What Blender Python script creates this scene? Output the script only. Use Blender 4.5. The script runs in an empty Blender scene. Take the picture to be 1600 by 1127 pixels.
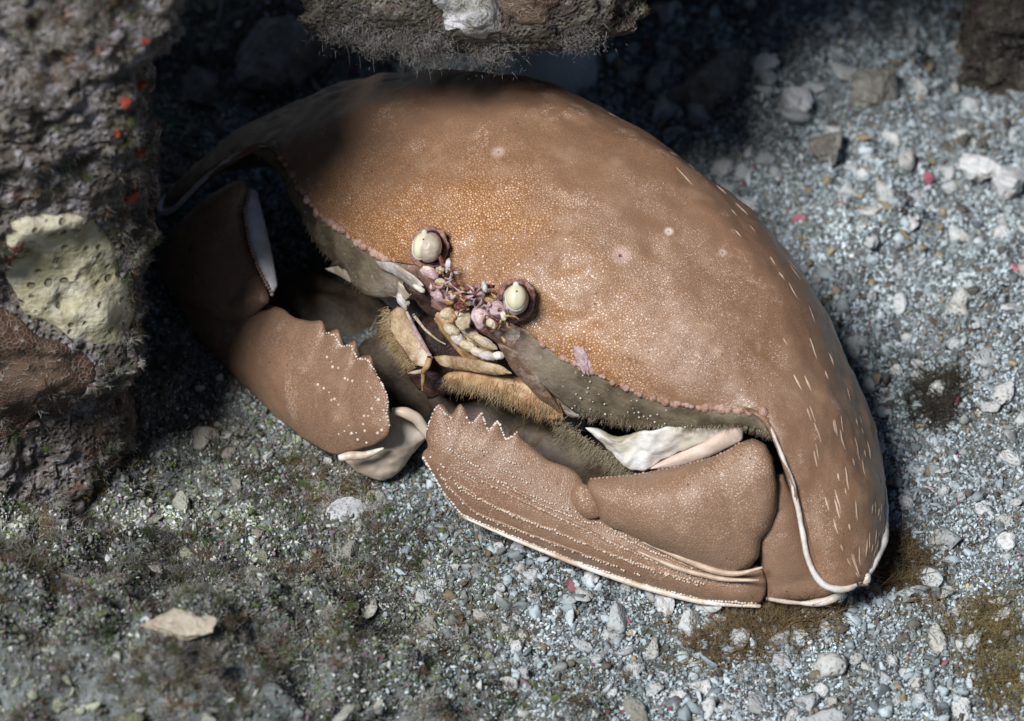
import bpy, math, random
import numpy as np
from mathutils import Vector
from mathutils.bvhtree import BVHTree
random.seed(7); rng = np.random.default_rng(7)
S = 0.01                       # everything below is written in centimetres
scn = bpy.context.scene
COL = scn.collection

# ------------------------------------------------------------------ camera
TH = math.radians(45.0)
DV = np.array([0, math.cos(TH), -math.sin(TH)]); UPV = np.array([0, math.sin(TH), math.cos(TH)]); RT = np.array([1.0, 0, 0])
DIST = 48.1*1.8; FOC = 1600*180/36.0
CEN = np.array([0, 0, 1.0]) + RT*.466 + UPV*.504
CAM = CEN - DV*DIST
cd = bpy.data.cameras.new('camera'); cam = bpy.data.objects.new('camera', cd); COL.objects.link(cam)
cam.location = Vector(CAM*S); cam.rotation_euler = (math.pi/2 - TH, 0, 0)
cd.lens = 180; cd.sensor_width = 36; cd.clip_start = 0.02; cd.clip_end = 50
cd.dof.use_dof = True; cd.dof.focus_distance = (DIST - 1.6)*S; cd.dof.aperture_fstop = 21
scn.camera = cam
# ------------------------------------------------------------------ light
SUN = np.array([-.36, -.45, .82]); SUN = SUN/np.linalg.norm(SUN)
w = bpy.data.worlds.new('World'); scn.world = w; w.use_nodes = True
wn = w.node_tree; bg = wn.nodes['Background']
sky = wn.nodes.new('ShaderNodeTexSky'); sky.sky_type = 'NISHITA'; sky.sun_disc = False
sky.sun_elevation = math.asin(SUN[2]); sky.sun_rotation = math.atan2(SUN[0], SUN[1])
wn.links.new(sky.outputs[0], bg.inputs[0]); bg.inputs[1].default_value = 0.030
sl = bpy.data.lights.new('sun', 'SUN'); sl.energy = 4.6; sl.angle = math.radians(16.0); sl.color = (1.0, .975, .945)
so = bpy.data.objects.new('sun', sl); COL.objects.link(so)
so.rotation_euler = Vector(SUN).to_track_quat('Z', 'Y').to_euler(); so.location = Vector(SUN*S*60)
scn.view_settings.view_transform = 'Standard'; scn.view_settings.look = 'None'
scn.view_settings.exposure = 0.0; scn.view_settings.gamma = 1.0; scn.view_settings.use_curve_mapping = False

# ------------------------------------------------------------------ geometry helpers
AZ = math.radians(38.3)
LW = np.array([math.cos(AZ), -math.sin(AZ), 0]); FW = np.array([-math.sin(AZ), -math.cos(AZ), 0]); ZW = np.array([0, 0, 1.0])
def loc(P):                    # crab frame (lateral, forward, height) -> world
    P = np.asarray(P, float); return P[..., 0:1]*LW + P[..., 1:2]*FW + P[..., 2:3]*ZW
def ray(px, py): return DV + RT*(px-800)/FOC - UPV*(py-563.5)/FOC
def at(px, py, u):             # point of the sight line that lies at height u
    r = ray(px, py); return CAM + r*((u-CAM[2])/r[2])
def atf(px, py, f):            # point of the sight line that lies f in front of the crab
    r = ray(px, py); return CAM + r*((f-CAM@FW)/(r@FW))
def proj(W):
    v = np.asarray(W)-CAM; z = v@DV; return np.stack([800+FOC*(v@RT)/z, 563.5-FOC*(v@UPV)/z], -1)

def _h(ix, iy, iz, s):
    n = (ix*374761393 + iy*668265263 + iz*2147483647 + s*1274126177) & 0x7fffffff
    n = ((n ^ (n >> 13))*1274126177) & 0x7fffffff
    n = ((n ^ (n >> 15))*668265263) & 0x7fffffff
    return ((n ^ (n >> 16)) & 0xffff)/32767.5 - 1
def noise(P, seed=0):
    P = np.asarray(P, float); i = np.floor(P).astype(np.int64); f = P-i; f = f*f*f*(f*(f*6-15)+10)
    r = 0
    for dx in (0, 1):
        for dy in (0, 1):
            for dz in (0, 1):
                wgt = (f[..., 0] if dx else 1-f[..., 0])*(f[..., 1] if dy else 1-f[..., 1])*(f[..., 2] if dz else 1-f[..., 2])
                r = r + wgt*_h(i[..., 0]+dx, i[..., 1]+dy, i[..., 2]+dz, seed)
    return r
ROT = np.array([[.36, .48, -.8], [-.8, .6, 0], [.48, .64, .6]])
def fbm(P, o=4, seed=0, g=.5):
    r = 0; a = 1
    P = np.asarray(P, float)
    for k in range(o):
        r = r + a*noise(P, seed+k); P = P@ROT*2.03; a *= g
    return r

def link(o, parent):
    COL.objects.link(o)
    if parent is not None: o.parent = parent
    return o
def make_mesh(name, V, F, mat=None, smooth=True, attrs=None):
    me = bpy.data.meshes.new(name)
    V = np.asarray(V, float); me.vertices.add(len(V)); me.vertices.foreach_set('co', (V*S).ravel())
    if isinstance(F, np.ndarray):
        k = F.shape[1]; me.loops.add(F.size); me.loops.foreach_set('vertex_index', F.ravel().astype(np.int32))
        me.polygons.add(len(F)); me.polygons.foreach_set('loop_start', np.arange(0, F.size, k, dtype=np.int32))
    else:
        fl = [i for f in F for i in f]; st = np.r_[0, np.cumsum([len(f) for f in F])[:-1]]
        me.loops.add(len(fl)); me.loops.foreach_set('vertex_index', np.array(fl, np.int32))
        me.polygons.add(len(F)); me.polygons.foreach_set('loop_start', st.astype(np.int32))
    me.update(calc_edges=True); me.validate()
    if smooth: me.polygons.foreach_set('use_smooth', np.ones(len(me.polygons), bool))
    for k, v in (attrs or {}).items():
        a = me.attributes.new(k, 'FLOAT', 'POINT'); a.data.foreach_set('value', np.asarray(v, np.float32))
    if mat: me.materials.append(mat)
    return me
def add(name, V, F, mat, parent=None, origin=None, smooth=True, attrs=None):
    V = np.asarray(V, float)
    if parent is not None: base = np.array(parent.get('_b', (0, 0, 0)))
    else: base = np.zeros(3) if origin is None else np.asarray(origin, float)
    o = bpy.data.objects.new(name, make_mesh(name, V-base, F, mat, smooth, attrs))
    if parent is None: o.location = Vector(base*S)
    o['_b'] = [float(c) for c in base]
    return link(o, parent)
def empty(name, b):
    o = bpy.data.objects.new(name, None); COL.objects.link(o); o.location = Vector(np.asarray(b, float)*S); o['_b'] = [float(c) for c in b]
    o.empty_display_size = .01
    return o
def tag(o, label=None, cat=None, group=None, kind=None):
    for k, v in (('label', label), ('category', cat), ('group', group), ('kind', kind)):
        if v: o[k] = v
    return o
def grid_faces(nu, nv, cu=False, cv=False):
    i = np.arange(nu if cu else nu-1)[:, None]; j = np.arange(nv if cv else nv-1)[None]
    a = i*nv+j; b = ((i+1) % nu)*nv+j; c = ((i+1) % nu)*nv+(j+1) % nv; d = i*nv+(j+1) % nv
    return np.stack([a, b, c, d], -1).reshape(-1, 4)
def tri(F): return np.vstack([F[:, [0, 1, 2]], F[:, [0, 2, 3]]])
def bvh(V, F): return BVHTree.FromPolygons([tuple(v) for v in V], [tuple(int(k) for k in f) for f in F])
def hit(b, px, py):
    r = ray(px, py); r = r/np.linalg.norm(r)
    h = b.ray_cast(Vector(CAM), Vector(r))
    return (None, None) if h[0] is None else (np.array(h[0]), np.array(h[1]) if np.dot(h[1], r) < 0 else -np.array(h[1]))
def resample(P, n, closed=False):
    P = np.asarray(P, float)
    if closed: P = np.vstack([P, P[:1]])
    t = np.r_[0, np.cumsum(np.linalg.norm(np.diff(P, axis=0), axis=1))]
    q = np.linspace(0, t[-1], n, endpoint=not closed)
    return np.stack([np.interp(q, t, P[:, k]) for k in range(P.shape[1])], -1)
def smooth_line(P, it, closed=False):
    P = P.copy()
    for _ in range(it):
        if closed: P = (np.roll(P, 1, 0)+2*P+np.roll(P, -1, 0))/4
        else: P[1:-1] = (P[:-2]+2*P[1:-1]+P[2:])/4
    return P
def ico(sub):
    import bmesh
    bm = bmesh.new(); bmesh.ops.create_icosphere(bm, subdivisions=sub, radius=1)
    V = np.array([v.co[:] for v in bm.verts]); F = np.array([[v.index for v in f.verts] for f in bm.faces]); bm.free(); return V, F
I0 = ico(1); I1 = ico(2); I2 = ico(3); I3 = ico(4); I4 = ico(5)
def rot(ax, ang):
    ax = np.asarray(ax, float); ax = ax/np.linalg.norm(ax); K = np.array([[0, -ax[2], ax[1]], [ax[2], 0, -ax[0]], [-ax[1], ax[0], 0]])
    return np.eye(3)+math.sin(ang)*K+(1-math.cos(ang))*K@K
def frame(z, x=None):
    z = np.asarray(z, float)/np.linalg.norm(z); x = np.array([1.0, 0, 0]) if x is None else np.asarray(x, float)
    if abs(z@x)/np.linalg.norm(x) > .95: x = np.array([0, 1.0, 0])
    x = x-z*(x@z); x /= np.linalg.norm(x); return np.stack([x, np.cross(z, x), z], 1)
def tube(P, R, n=10, it=3, N=None):
    P = resample(P, N or max(8, len(P)*6)); P = smooth_line(P, it); m = len(P)
    R = np.interp(np.linspace(0, 1, m), np.linspace(0, 1, len(R)), R)
    T = np.gradient(P, axis=0); T /= np.linalg.norm(T, axis=1)[:, None]+1e-9
    x = np.array([.3, .5, .8]); V = []
    for k in range(m):
        x = x-T[k]*(x@T[k]); x /= np.linalg.norm(x); y = np.cross(T[k], x)
        a = np.arange(n)/n*2*math.pi
        V.append(P[k]+R[k]*(np.cos(a)[:, None]*x+np.sin(a)[:, None]*y))
    V = np.vstack(V+[P[:1]-T[:1]*R[0]*.6, P[-1:]+T[-1:]*R[-1]*.6])
    F = [tuple(f) for f in grid_faces(m, n, False, True)]
    for j in range(n): F += [(m*n, (j+1) % n, j), (m*n+1, (m-1)*n+j, (m-1)*n+(j+1) % n)]
    return V, F
def blob_mesh(c, r, fr=None, amp=.1, seed=0, sub=I3, freq=1.3):
    V, F = sub; n = 1+amp*fbm(V*freq+seed*7.3, 3, seed)[:, None]
    V = V*n*np.asarray(r, float)
    if fr is not None: V = V@fr.T
    return V+np.asarray(c), F
def join(parts):
    V = []; F = []; o = 0
    for v, f in parts:
        V.append(v); F += [tuple(int(i)+o for i in q) for q in f]; o += len(v)
    return np.vstack(V), F
def beads(C, R, sub=I1):
    C = np.asarray(C, float).reshape(-1, 3); R = np.asarray(R, float).reshape(-1); V, F = sub; k = len(V)
    return (C[:, None]+R[:, None, None]*V[None]).reshape(-1, 3), (F[None]+(np.arange(len(C))*k)[:, None, None]).reshape(-1, 3)
def strands(roots, dirs, lens, rad, bend=.4, seg=3, g=np.array([0, 0, -1.0])):
    """thin tapered three-sided hairs as one triangle array"""
    n = len(roots); roots = np.asarray(roots); dirs = np.asarray(dirs)/np.linalg.norm(dirs, axis=1)[:, None]
    b = rng.normal(size=(n, 3))*bend+g*bend*.4; lens = np.asarray(lens)[:, None]
    a1 = np.cross(dirs, rng.normal(size=(n, 3))); a1 /= np.linalg.norm(a1, axis=1)[:, None]; a2 = np.cross(dirs, a1)
    L = []
    for k in range(seg+1):
        t = k/seg; c = roots+dirs*lens*t+b*lens*t*t*.5; r = rad*(1-.85*t)
        for j in range(3):
            an = j*2.0944; L.append(c+r*(math.cos(an)*a1+math.sin(an)*a2))
    V = np.stack(L, 1); m = V.shape[1]; f = []
    for k in range(seg):
        for j in range(3):
            p, q = k*3+j, k*3+(j+1) % 3; f += [(p, q, q+3), (p, q+3, p+3)]
    f = np.array(f); return V.reshape(-1, 3), (f[None]+(np.arange(n)*m)[:, None, None]).reshape(-1, 3)

# ------------------------------------------------------------------ materials
def mat(name, rough=.5, spec=.4):
    m = bpy.data.materials.new(name); m.use_nodes = True; nt = m.node_tree; b = nt.nodes['Principled BSDF']
    b.inputs['Roughness'].default_value = rough; b.inputs['Specular IOR Level'].default_value = spec
    return m, nt, b
def setin(nt, sock, v):
    if isinstance(v, bpy.types.NodeSocket): nt.links.new(v, sock)
    elif isinstance(v, (tuple, list)) and len(v) == 3 and sock.type == 'RGBA': sock.default_value = (*v, 1)
    else: sock.default_value = v
def N(nt, t, ins=None, **props):
    n = nt.nodes.new('ShaderNode'+t)
    for k, v in props.items(): setattr(n, k, v)
    for k, v in (ins or {}).items(): setin(nt, n.inputs[k], v)
    return n
def coord(nt, sc=1.0, kind='Object'):
    return N(nt, 'VectorMath', {0: N(nt, 'TexCoord').outputs[kind], 1: (100*sc,)*3}, operation='MULTIPLY').outputs[0]
def nz(nt, v, sc, det=4, rough=.55): return N(nt, 'TexNoise', {'Vector': v, 'Scale': sc, 'Detail': det, 'Roughness': rough}).outputs['Fac']
def vor(nt, v, sc, feat='F1', out='Distance', rnd=1.0): return N(nt, 'TexVoronoi', {'Vector': v, 'Scale': sc, 'Randomness': rnd}, feature=feat).outputs[out]
def mr(nt, x, a, b, c=0., d=1., smooth=True):
    return N(nt, 'MapRange', {0: x, 1: a, 2: b, 3: c, 4: d}, interpolation_type='SMOOTHSTEP' if smooth else 'LINEAR').outputs[0]
def mix(nt, f, a, b, mode='MIX'):
    n = nt.nodes.new('ShaderNodeMix'); n.data_type = 'RGBA'; n.blend_type = mode
    setin(nt, n.inputs[0], f); setin(nt, n.inputs[6], a); setin(nt, n.inputs[7], b); return n.outputs[2]
def mth(nt, op, a, b=0.):
    n = nt.nodes.new('ShaderNodeMath'); n.operation = op; setin(nt, n.inputs[0], a); setin(nt, n.inputs[1], b); return n.outputs[0]
def bump(nt, b, h, strength=.5, dist=.02):
    n = N(nt, 'Bump', {'Height': h, 'Strength': strength, 'Distance': dist*S}); nt.links.new(n.outputs[0], b.inputs['Normal'])
def attr(nt, name, typ='GEOMETRY', out='Fac'): return N(nt, 'Attribute', attribute_name=name, attribute_type=typ).outputs[out]

def shell_mat(name, flo, fhi, blo, bhi, gs=15.0, spots=None, gb=.8):
    m, nt, b = mat(name, .36, .45); v = coord(nt); A = attr(nt, 'front')
    wv = N(nt, 'VectorMath', {0: v, 1: N(nt, 'VectorMath', {0: N(nt, 'TexNoise', {'Vector': v, 'Scale': 2.2, 'Detail': 2}).outputs['Color'], 3: .12}, operation='SCALE').outputs[0]}, operation='ADD').outputs[0]
    g = mr(nt, vor(nt, wv, gs, 'DISTANCE_TO_EDGE'), .02, .30)
    fine = mr(nt, vor(nt, wv, gs*1.7, 'DISTANCE_TO_EDGE'), .02, .3)
    amt = mth(nt, 'ADD', mth(nt, 'MULTIPLY', g, A), mth(nt, 'MULTIPLY', fine, mth(nt, 'MULTIPLY', mth(nt, 'SUBTRACT', 1., A), .55)))
    mot = nz(nt, v, .55, 5, .6); mot2 = nz(nt, v, 1.9, 4)
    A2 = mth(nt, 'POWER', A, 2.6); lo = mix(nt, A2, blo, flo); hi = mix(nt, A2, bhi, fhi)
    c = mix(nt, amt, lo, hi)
    c = mix(nt, mr(nt, mot, .42, .66, 0, .65), c, (.25, .145, .09))
    c = mix(nt, mr(nt, mot2, .52, .75, 0, .4), c, (.42, .285, .195))
    c = mix(nt, mr(nt, nz(nt, v, .33, 3), .48, .7, 0, .4), c, (.30, .205, .145))
    pd = vor(nt, v, 3.3); pit = mr(nt, pd, .03, .075, 1, 0); c = mix(nt, mth(nt, 'MULTIPLY', pit, .75), c, (.10, .035, .02))
    # pale clusters of larger granules
    cl = mth(nt, 'MULTIPLY', mr(nt, nz(nt, v, 1.7, 3, .7), .57, .70), g); c = mix(nt, mth(nt, 'MULTIPLY', cl, .6), c, (.62, .45, .36))
    h = mth(nt, 'ADD', mth(nt, 'MULTIPLY', amt, gb), mth(nt, 'MULTIPLY', mot2, .6)); h = mth(nt, 'SUBTRACT', h, pit)
    for (p, r, col, st) in spots or []:
        dd = N(nt, 'VectorMath', {0: v, 1: tuple(p)}, operation='DISTANCE').outputs['Value']
        dd = mth(nt, 'ADD', dd, mth(nt, 'MULTIPLY', mth(nt, 'SUBTRACT', mot2, .5), r*.6))
        c = mix(nt, mr(nt, dd, r*.35, r, st, 0), c, col)
        c = mix(nt, mr(nt, dd, r*.1, r*.18, .9, 0), c, (.05, .02, .02))
        h = mth(nt, 'SUBTRACT', h, mr(nt, dd, 0, r*.5, 1.2, 0))
    nt.links.new(c, b.inputs['Base Color'])
    nt.links.new(mth(nt, 'ADD', .20, mth(nt, 'MULTIPLY', mot, .22)), b.inputs['Roughness'])
    b.inputs['Coat Weight'].default_value = .05; b.inputs['Coat Roughness'].default_value = .25
    bump(nt, b, h, .45, .02); nt.links.new(b.inputs['Normal'].links[0].from_socket, b.inputs['Coat Normal'])
    return m
def plain(name, ca, cb, sc=3., rough=.5, bs=.3, bd=.03, cc=None, spec=.4, tl=0):
    m, nt, b = mat(name, rough, spec); v = coord(nt); n1 = nz(nt, v, sc, 5, .65)
    c = mix(nt, mr(nt, n1, .35, .65), ca, cb)
    if cc: c = mix(nt, mr(nt, nz(nt, v, sc*.6, 4), .55, .68), c, cc)
    nt.links.new(c, b.inputs['Base Color']); bump(nt, b, mth(nt, 'ADD', n1, nz(nt, v, sc*5, 3)), bs, bd)
    if tl: b.inputs['Subsurface Weight'].default_value = tl; b.inputs['Subsurface Radius'].default_value = (.0012, .0008, .0005); b.inputs['Subsurface Scale'].default_value = 1
    return m
def rock_mat(name, cols, sc=1.0):
    m, nt, b = mat(name, .8, .2); v = coord(nt)
    n1 = nz(nt, v, .8*sc, 6, .65); n2 = nz(nt, v, 2.3*sc, 6, .7); n3 = nz(nt, v, 7*sc, 5, .7); n4 = nz(nt, v, 1.4*sc, 5, .7)
    c = mix(nt, mr(nt, n1, .38, .62), cols[0], cols[1])
    c = mix(nt, mr(nt, n2, .5, .62, 0, .8), c, cols[2]); c = mix(nt, mr(nt, n4, .57, .66, 0, .75), c, cols[3])
    c = mix(nt, mr(nt, n3, .55, .68, 0, .7), c, cols[4]); c = mix(nt, mr(nt, n3, .44, .3, 0, .75), c, (.03, .028, .025))
    nt.links.new(c, b.inputs['Base Color'])
    bump(nt, b, mth(nt, 'ADD', n3, mth(nt, 'ADD', n2, mr(nt, vor(nt, v, 9*sc), 0, .6))), .9, .12)
    return m

# ------------------------------------------------------------------ seabed
BND = lambda px, py: 560+.85*np.maximum(py-700, -60)
def turfness(P):
    q = proj(P); n = fbm(P*.45+3.1, 3, 31)
    return 1/(1+np.exp(-(BND(q[..., 0], q[..., 1])-q[..., 0]+n*190)/70))
MC = at(150, 1060, 1.6)
def ground(x, y):
    P = np.stack([x, y, np.zeros_like(x)], -1); t = turfness(P)
    z = .16*fbm(P*.33, 3, 3)+.18*fbm(P*.95+9, 3, 5)+.30*np.maximum(fbm(P*1.25+40, 3, 8), 0)+.07*fbm(P*2.6+2, 2, 6)+t*(.15+.55*fbm(P*.62+4, 4, 11)+.25*np.abs(fbm(P*1.7, 3, 17)))
    z = z+2.3*np.exp(-(((x-MC[0])/4.6)**2+((y-MC[1])/2.6)**2))
    z = z+.7*np.exp(-(((x+9)/3.0)**2+((y+4)/2.5)**2))
    L = P@LW; Fc = P@FW; foot = np.clip(1.5-np.sqrt((L/8.2)**2+((Fc+1.4)/4.6)**2), 0, .5)*2
    foot = foot*foot*(3-2*foot)
    return z*(1-foot)+foot*(np.minimum(z, .05)*.5-.12)
gx = np.concatenate([-np.geomspace(16, 150, 22)[::-1], np.linspace(-13, 14, 260), np.geomspace(17, 150, 22)])
gy = np.concatenate([-np.geomspace(16, 90, 16)[::-1], np.linspace(-13, 15, 260), np.geomspace(18, 200, 22)])
GX, GY = np.meshgrid(gx, gy, indexing='ij'); GZ = ground(GX, GY)
GV = np.stack([GX, GY, GZ], -1).reshape(-1, 3); GF = grid_faces(len(gx), len(gy))
gm, nt, b = mat('sand_bed', .9, .1); v = coord(nt); n3 = nz(nt, v, 8, 5, .7)
c = mix(nt, mr(nt, nz(nt, v, 1.1, 5), .4, .6), (.10, .11, .105), (.20, .225, .23)); c = mix(nt, mr(nt, n3, .5, .65), c, (.30, .34, .36)); c = mix(nt, mr(nt, nz(nt, v, 20, 3), .45, .6, 0, .5), c, (.10, .10, .09))
nt.links.new(c, b.inputs['Base Color']); bump(nt, b, n3, .9, .1)
seabed = tag(add('seabed', GV, GF, gm), kind='structure')

# ------------------------------------------------------------------ rocks
def loft_rock(C, R1, R2, nu, nv, amp, seed, freq=.55, back=1.0):
    """rings of the given half widths swept along C, then broken up"""
    tc = np.r_[0, np.cumsum(np.linalg.norm(np.diff(np.asarray(C, float), axis=0), axis=1))]; tc /= tc[-1]
    C = smooth_line(resample(C, nu), 6); t = np.linspace(0, 1, nu)
    R1 = smooth_line(np.interp(t, tc, R1)[:, None], 6)[:, 0]; R2 = smooth_line(np.interp(t, tc, R2)[:, None], 6)[:, 0]
    T = np.gradient(C, axis=0); T /= np.linalg.norm(T, axis=1)[:, None]
    E1 = RT[None]-T*(T@RT)[:, None]; E1 /= np.linalg.norm(E1, axis=1)[:, None]; E2 = np.cross(T, E1)
    a = np.linspace(0, 2*math.pi, nv, endpoint=False); ca = np.sign(np.cos(a))*np.abs(np.cos(a))**.8; sa = np.sign(np.sin(a))*np.abs(np.sin(a))**.8
    D = ca[None, :, None]*(E1*R1[:, None])[:, None]+sa[None, :, None]*(E2*R2[:, None])[:, None]
    D = np.where((D[..., 1:2] > 0), D*np.array([1, back, 1]), D)
    V = C[:, None]+D
    n = D/np.linalg.norm(D, axis=-1, keepdims=True)
    fade = np.minimum(1, np.minimum(R1, R2)/.8)[:, None]
    h = amp*(.9*fbm(V*freq, 4, seed)+.35*np.abs(fbm(V*freq*3.2, 3, seed+5))+.22*fbm(V*freq*7, 3, seed+9)+.12*fbm(V*freq*17, 3, seed+12))*fade
    V = V+n*h[..., None]
    V = np.vstack([V.reshape(-1, 3), C[:1], C[-1:]]); F = [tuple(f) for f in grid_faces(nu, nv, False, True)]
    k = nu*nv
    for j in range(nv): F += [(k, (j+1) % nv, j), (k+1, (nu-1)*nv+j, (nu-1)*nv+(j+1) % nv)]
    return V, F
rk1 = rock_mat('turf_rock', [(.10, .085, .07), (.21, .19, .17), (.40, .39, .43), (.23, .11, .08), (.58, .58, .64)], 1.0)
rk2 = rock_mat('ledge_rock', [(.06, .05, .045), (.13, .11, .09), (.23, .21, .17), (.14, .08, .09), (.36, .36, .35)], 1.4)
edge = [(175, 800), (180, 665), (200, 590), (222, 520), (232, 440), (222, 350), (196, 305), (212, 240), (236, 150), (238, 70), (262, 0), (285, -60), (300, -110), (300, -150), (270, -175)]
E3 = np.array([at(px, py, 1+(610-py)/65.3) for px, py in edge])
rx = np.interp(np.arange(len(edge)), [0, 3, 8, 13, 14], [4.6, 4.0, 3.8, 3.0, .4]); ry = np.interp(np.arange(len(edge)), [0, 3, 8, 13, 14], [3.0, 2.3, 2.4, 2.0, .3])
CC = E3-RT*rx[:, None]; CC[:, 1] = -.1; CC[0, 2] = -1.6
V1, F1 = loft_rock(CC, rx-.12, ry, 330, 330, .42, 21, back=3.4)  # hidden back side is stretched to shade the ground behind
left_rock = tag(add('reef_rock', V1, F1, rk1, origin=(CC[0][0], CC[0][1], 0)), 'tall encrusted reef rock with red spots and a pale sponge patch rising beside the crab', 'rock', 'reef rocks around the crab')
B1 = bvh(V1, F1)
C2 = np.array([(1.5, 14.5, -2), (1.6, 13.2, 3), (1.3, 11.2, 7.5), (.7, 8.2, 8.9), (-.1, 5.4, 8.4), (-.25, 3.9, 7.6), (-.25, 3.0, 6.95), (-.25, 2.6, 6.6), (-.25, 2.45, 6.45)])
V2, F2 = loft_rock(C2, [3.2, 3.2, 3.0, 2.9, 2.8, 2.8, 2.7, 2.3, .8], [3.0, 2.6, 2.0, 1.6, 1.35, 1.2, 1.0, .7, .25], 320, 300, .62, 43)
Cx = np.array([(3, 13.5, 6), (4.6, 10, 10.5), (6.0, 6, 12.6), (6.2, 2.8, 12.8), (6.2, 2.2, 12.8)])  # unseen slab above the frame, added to shade the far right gravel
Vx, Fx = loft_rock(Cx, [3.5, 4.9, 6.0, 5.6, .8], [2.2, 2.0, 1.7, 1.3, .3], 90, 90, .5, 47)
ledge = tag(add('ledge_rock', *join([(V2, F2), (Vx, Fx)]), rk2, origin=(1.5, 14.5, 0)), 'overhanging reef ledge with fuzzy algae hanging above the crab shell, with an added shade slab out of view', 'rock', 'reef rocks around the crab')
B2 = bvh(V2, F2)
c3 = at(1590, 60, .8)
C3 = np.array([c3+(0.2, .6, -1.6), c3+(.1, .3, 0), c3+(0, 0, .9), c3+(0, -.1, 1.25)])
V3, F3 = loft_rock(C3, [1.3, 1.15, .8, .15], [1.0, .9, .6, .12], 120, 140, .3, 71, 1.0)
tag(add('small_rock', V3, F3, rk2, origin=(c3[0], c3[1], 0)), 'small brown turf covered rock in the dark hollow behind the gravel', 'rock', 'reef rocks around the crab')
B3 = bvh(V3, F3)

def patch(name, out, B, bulge, m, parent=None, origin=None, n=90, rim=.03, lump=.05, seed=0):
    """a crust grown over a rock: follows its surface, with thickness of its own"""
    out = np.array(out, float); cpx = out.mean(0); bd = smooth_line(resample(out, n, True), 2, True)
    bd = bd+8*fbm(np.c_[bd*.06, np.zeros(n)], 2, seed)[:, None]*(bd-cpx)/np.linalg.norm(bd-cpx, axis=1)[:, None]
    R = 26; V = []
    for k in range(R+1):
        t = 1-k/R; q = cpx+(bd-cpx)*t
        for p in q:
            P, nn = hit(B, *p)
            if P is None: P, nn = hit(B, *(cpx+(p-cpx)*.9))
            if P is None: P = V[-1] if V else at(p[0], p[1], 4); nn = -DV
            V.append(P-DV*(-.12 if k == 0 else (rim+bulge*(1-t**3))))
    V = np.array(V); V = V.reshape(R+1, n, 3)
    for _ in range(3): V[1:-1] = (V[:-2]+V[2:]+2*V[1:-1]+np.roll(V[1:-1], 1, 1)+np.roll(V[1:-1], -1, 1))/6
    V = V.reshape(-1, 3); V[n:] = V[n:]-DV*(lump*fbm(V[n:]*2.2, 4, seed))[:, None]
    return add(name, V, grid_faces(R+1, n, False, True), m, parent, origin)
spm, nt, b = mat('pale_crust', .75, .25); v = coord(nt)
c = mix(nt, mr(nt, nz(nt, v, 1.6, 5), .4, .62), (.38, .355, .225), (.57, .545, .42)); c = mix(nt, mr(nt, nz(nt, v, 5, 5, .7), .55, .7), c, (.66, .66, .60))
hol = mr(nt, mth(nt, 'ADD', vor(nt, v, 3.9), mth(nt, 'MULTIPLY', nz(nt, v, 6, 3), .2)), .28, .42, 1, 0); c = mix(nt, mth(nt, 'MULTIPLY', hol, .75), c, (.13, .12, .07))
nt.links.new(c, b.inputs['Base Color']); bump(nt, b, mth(nt, 'SUBTRACT', nz(nt, v, 7, 4), hol), .8, .08)
crust = tag(patch('sponge_crust', [(10, 345), (60, 330), (130, 332), (160, 350), (175, 385), (192, 420), (208, 460), (215, 500), (195, 530), (160, 552), (120, 535), (80, 515), (40, 490), (15, 455), (5, 400)], B1, .28, spm, None, at(110, 440, 4.2), seed=3),
    'pale yellowish sponge crust with dark pores on the tall reef rock', 'sponge')
hm, nt, b = mat('honeycomb', .7, .25); v = coord(nt)
de = vor(nt, v, 11.0, 'DISTANCE_TO_EDGE'); wl = mr(nt, de, .02, .12, 1, 0)
c = mix(nt, wl, mix(nt, mr(nt, nz(nt, v, .9, 4), .4, .6), (.075, .035, .022), (.12, .075, .05)), (.22, .19, .16)); nt.links.new(c, b.inputs['Base Color']); bump(nt, b, wl, .8, .06)
tag(patch('honeycomb_coral', [(-25, 470), (15, 480), (50, 512), (100, 535), (150, 558), (160, 575), (140, 610), (105, 650), (60, 640), (20, 690), (-25, 700)], B1, .12, hm, None, at(60, 570, 2), lump=.02, seed=5),
    'dark brown honeycomb coral growing below the pale sponge crust', 'coral', 'honeycomb corals')
tag(patch('honeycomb_coral', [(790, -30), (860, -30), (878, 5), (850, 38), (810, 45), (785, 25), (775, -5)], B2, .15, hm, None, at(830, 5, 8), lump=.02, seed=6),
    'dark brown honeycomb coral on the underside of the overhanging ledge', 'coral', 'honeycomb corals')
wc = plain('white_crust', (.26, .25, .23), (.50, .51, .52), 3.5, .75, .9, .12, (.62, .62, .66))
tag(patch('white_crust', [(665, -20), (770, -20), (782, 10), (790, 45), (760, 62), (720, 52), (690, 40), (672, 15)], B2, .2, wc, None, at(725, 15, 8), lump=.15, seed=8),
    'whitish rough crust on the front of the overhanging ledge', 'crust')
rdm = plain('red_sponge', (.16, .022, .012), (.34, .06, .025), 6, .5, .5, .05)
for k, (px, py, r) in enumerate([(24, 378, .13), (12, 402, .11), (196, 160, .08), (184, 208, .07), (222, 132, .07), (204, 306, .12), (218, 238, .085), (158, 511, .06), (228, 64, .06)]):
    P, n = hit(B1, px, py)
    if P is None: continue
    parts = [blob_mesh(P+n*r*.15+frame(n)@np.array([math.cos(q*2.2), math.sin(q*2.2), 0])*r*(.55 if q else 0), (r*(1 if q == 0 else .6), r*(.8 if q == 0 else .6), r*.5), frame(n), .35, k*5+q, I3, 2.2) for q in range(4)]
    V, F = join(parts); tag(add('red_sponge', V, F, rdm, origin=P), 'small red orange sponge spot on the tall reef rock', 'sponge', 'red sponge spots')

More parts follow.
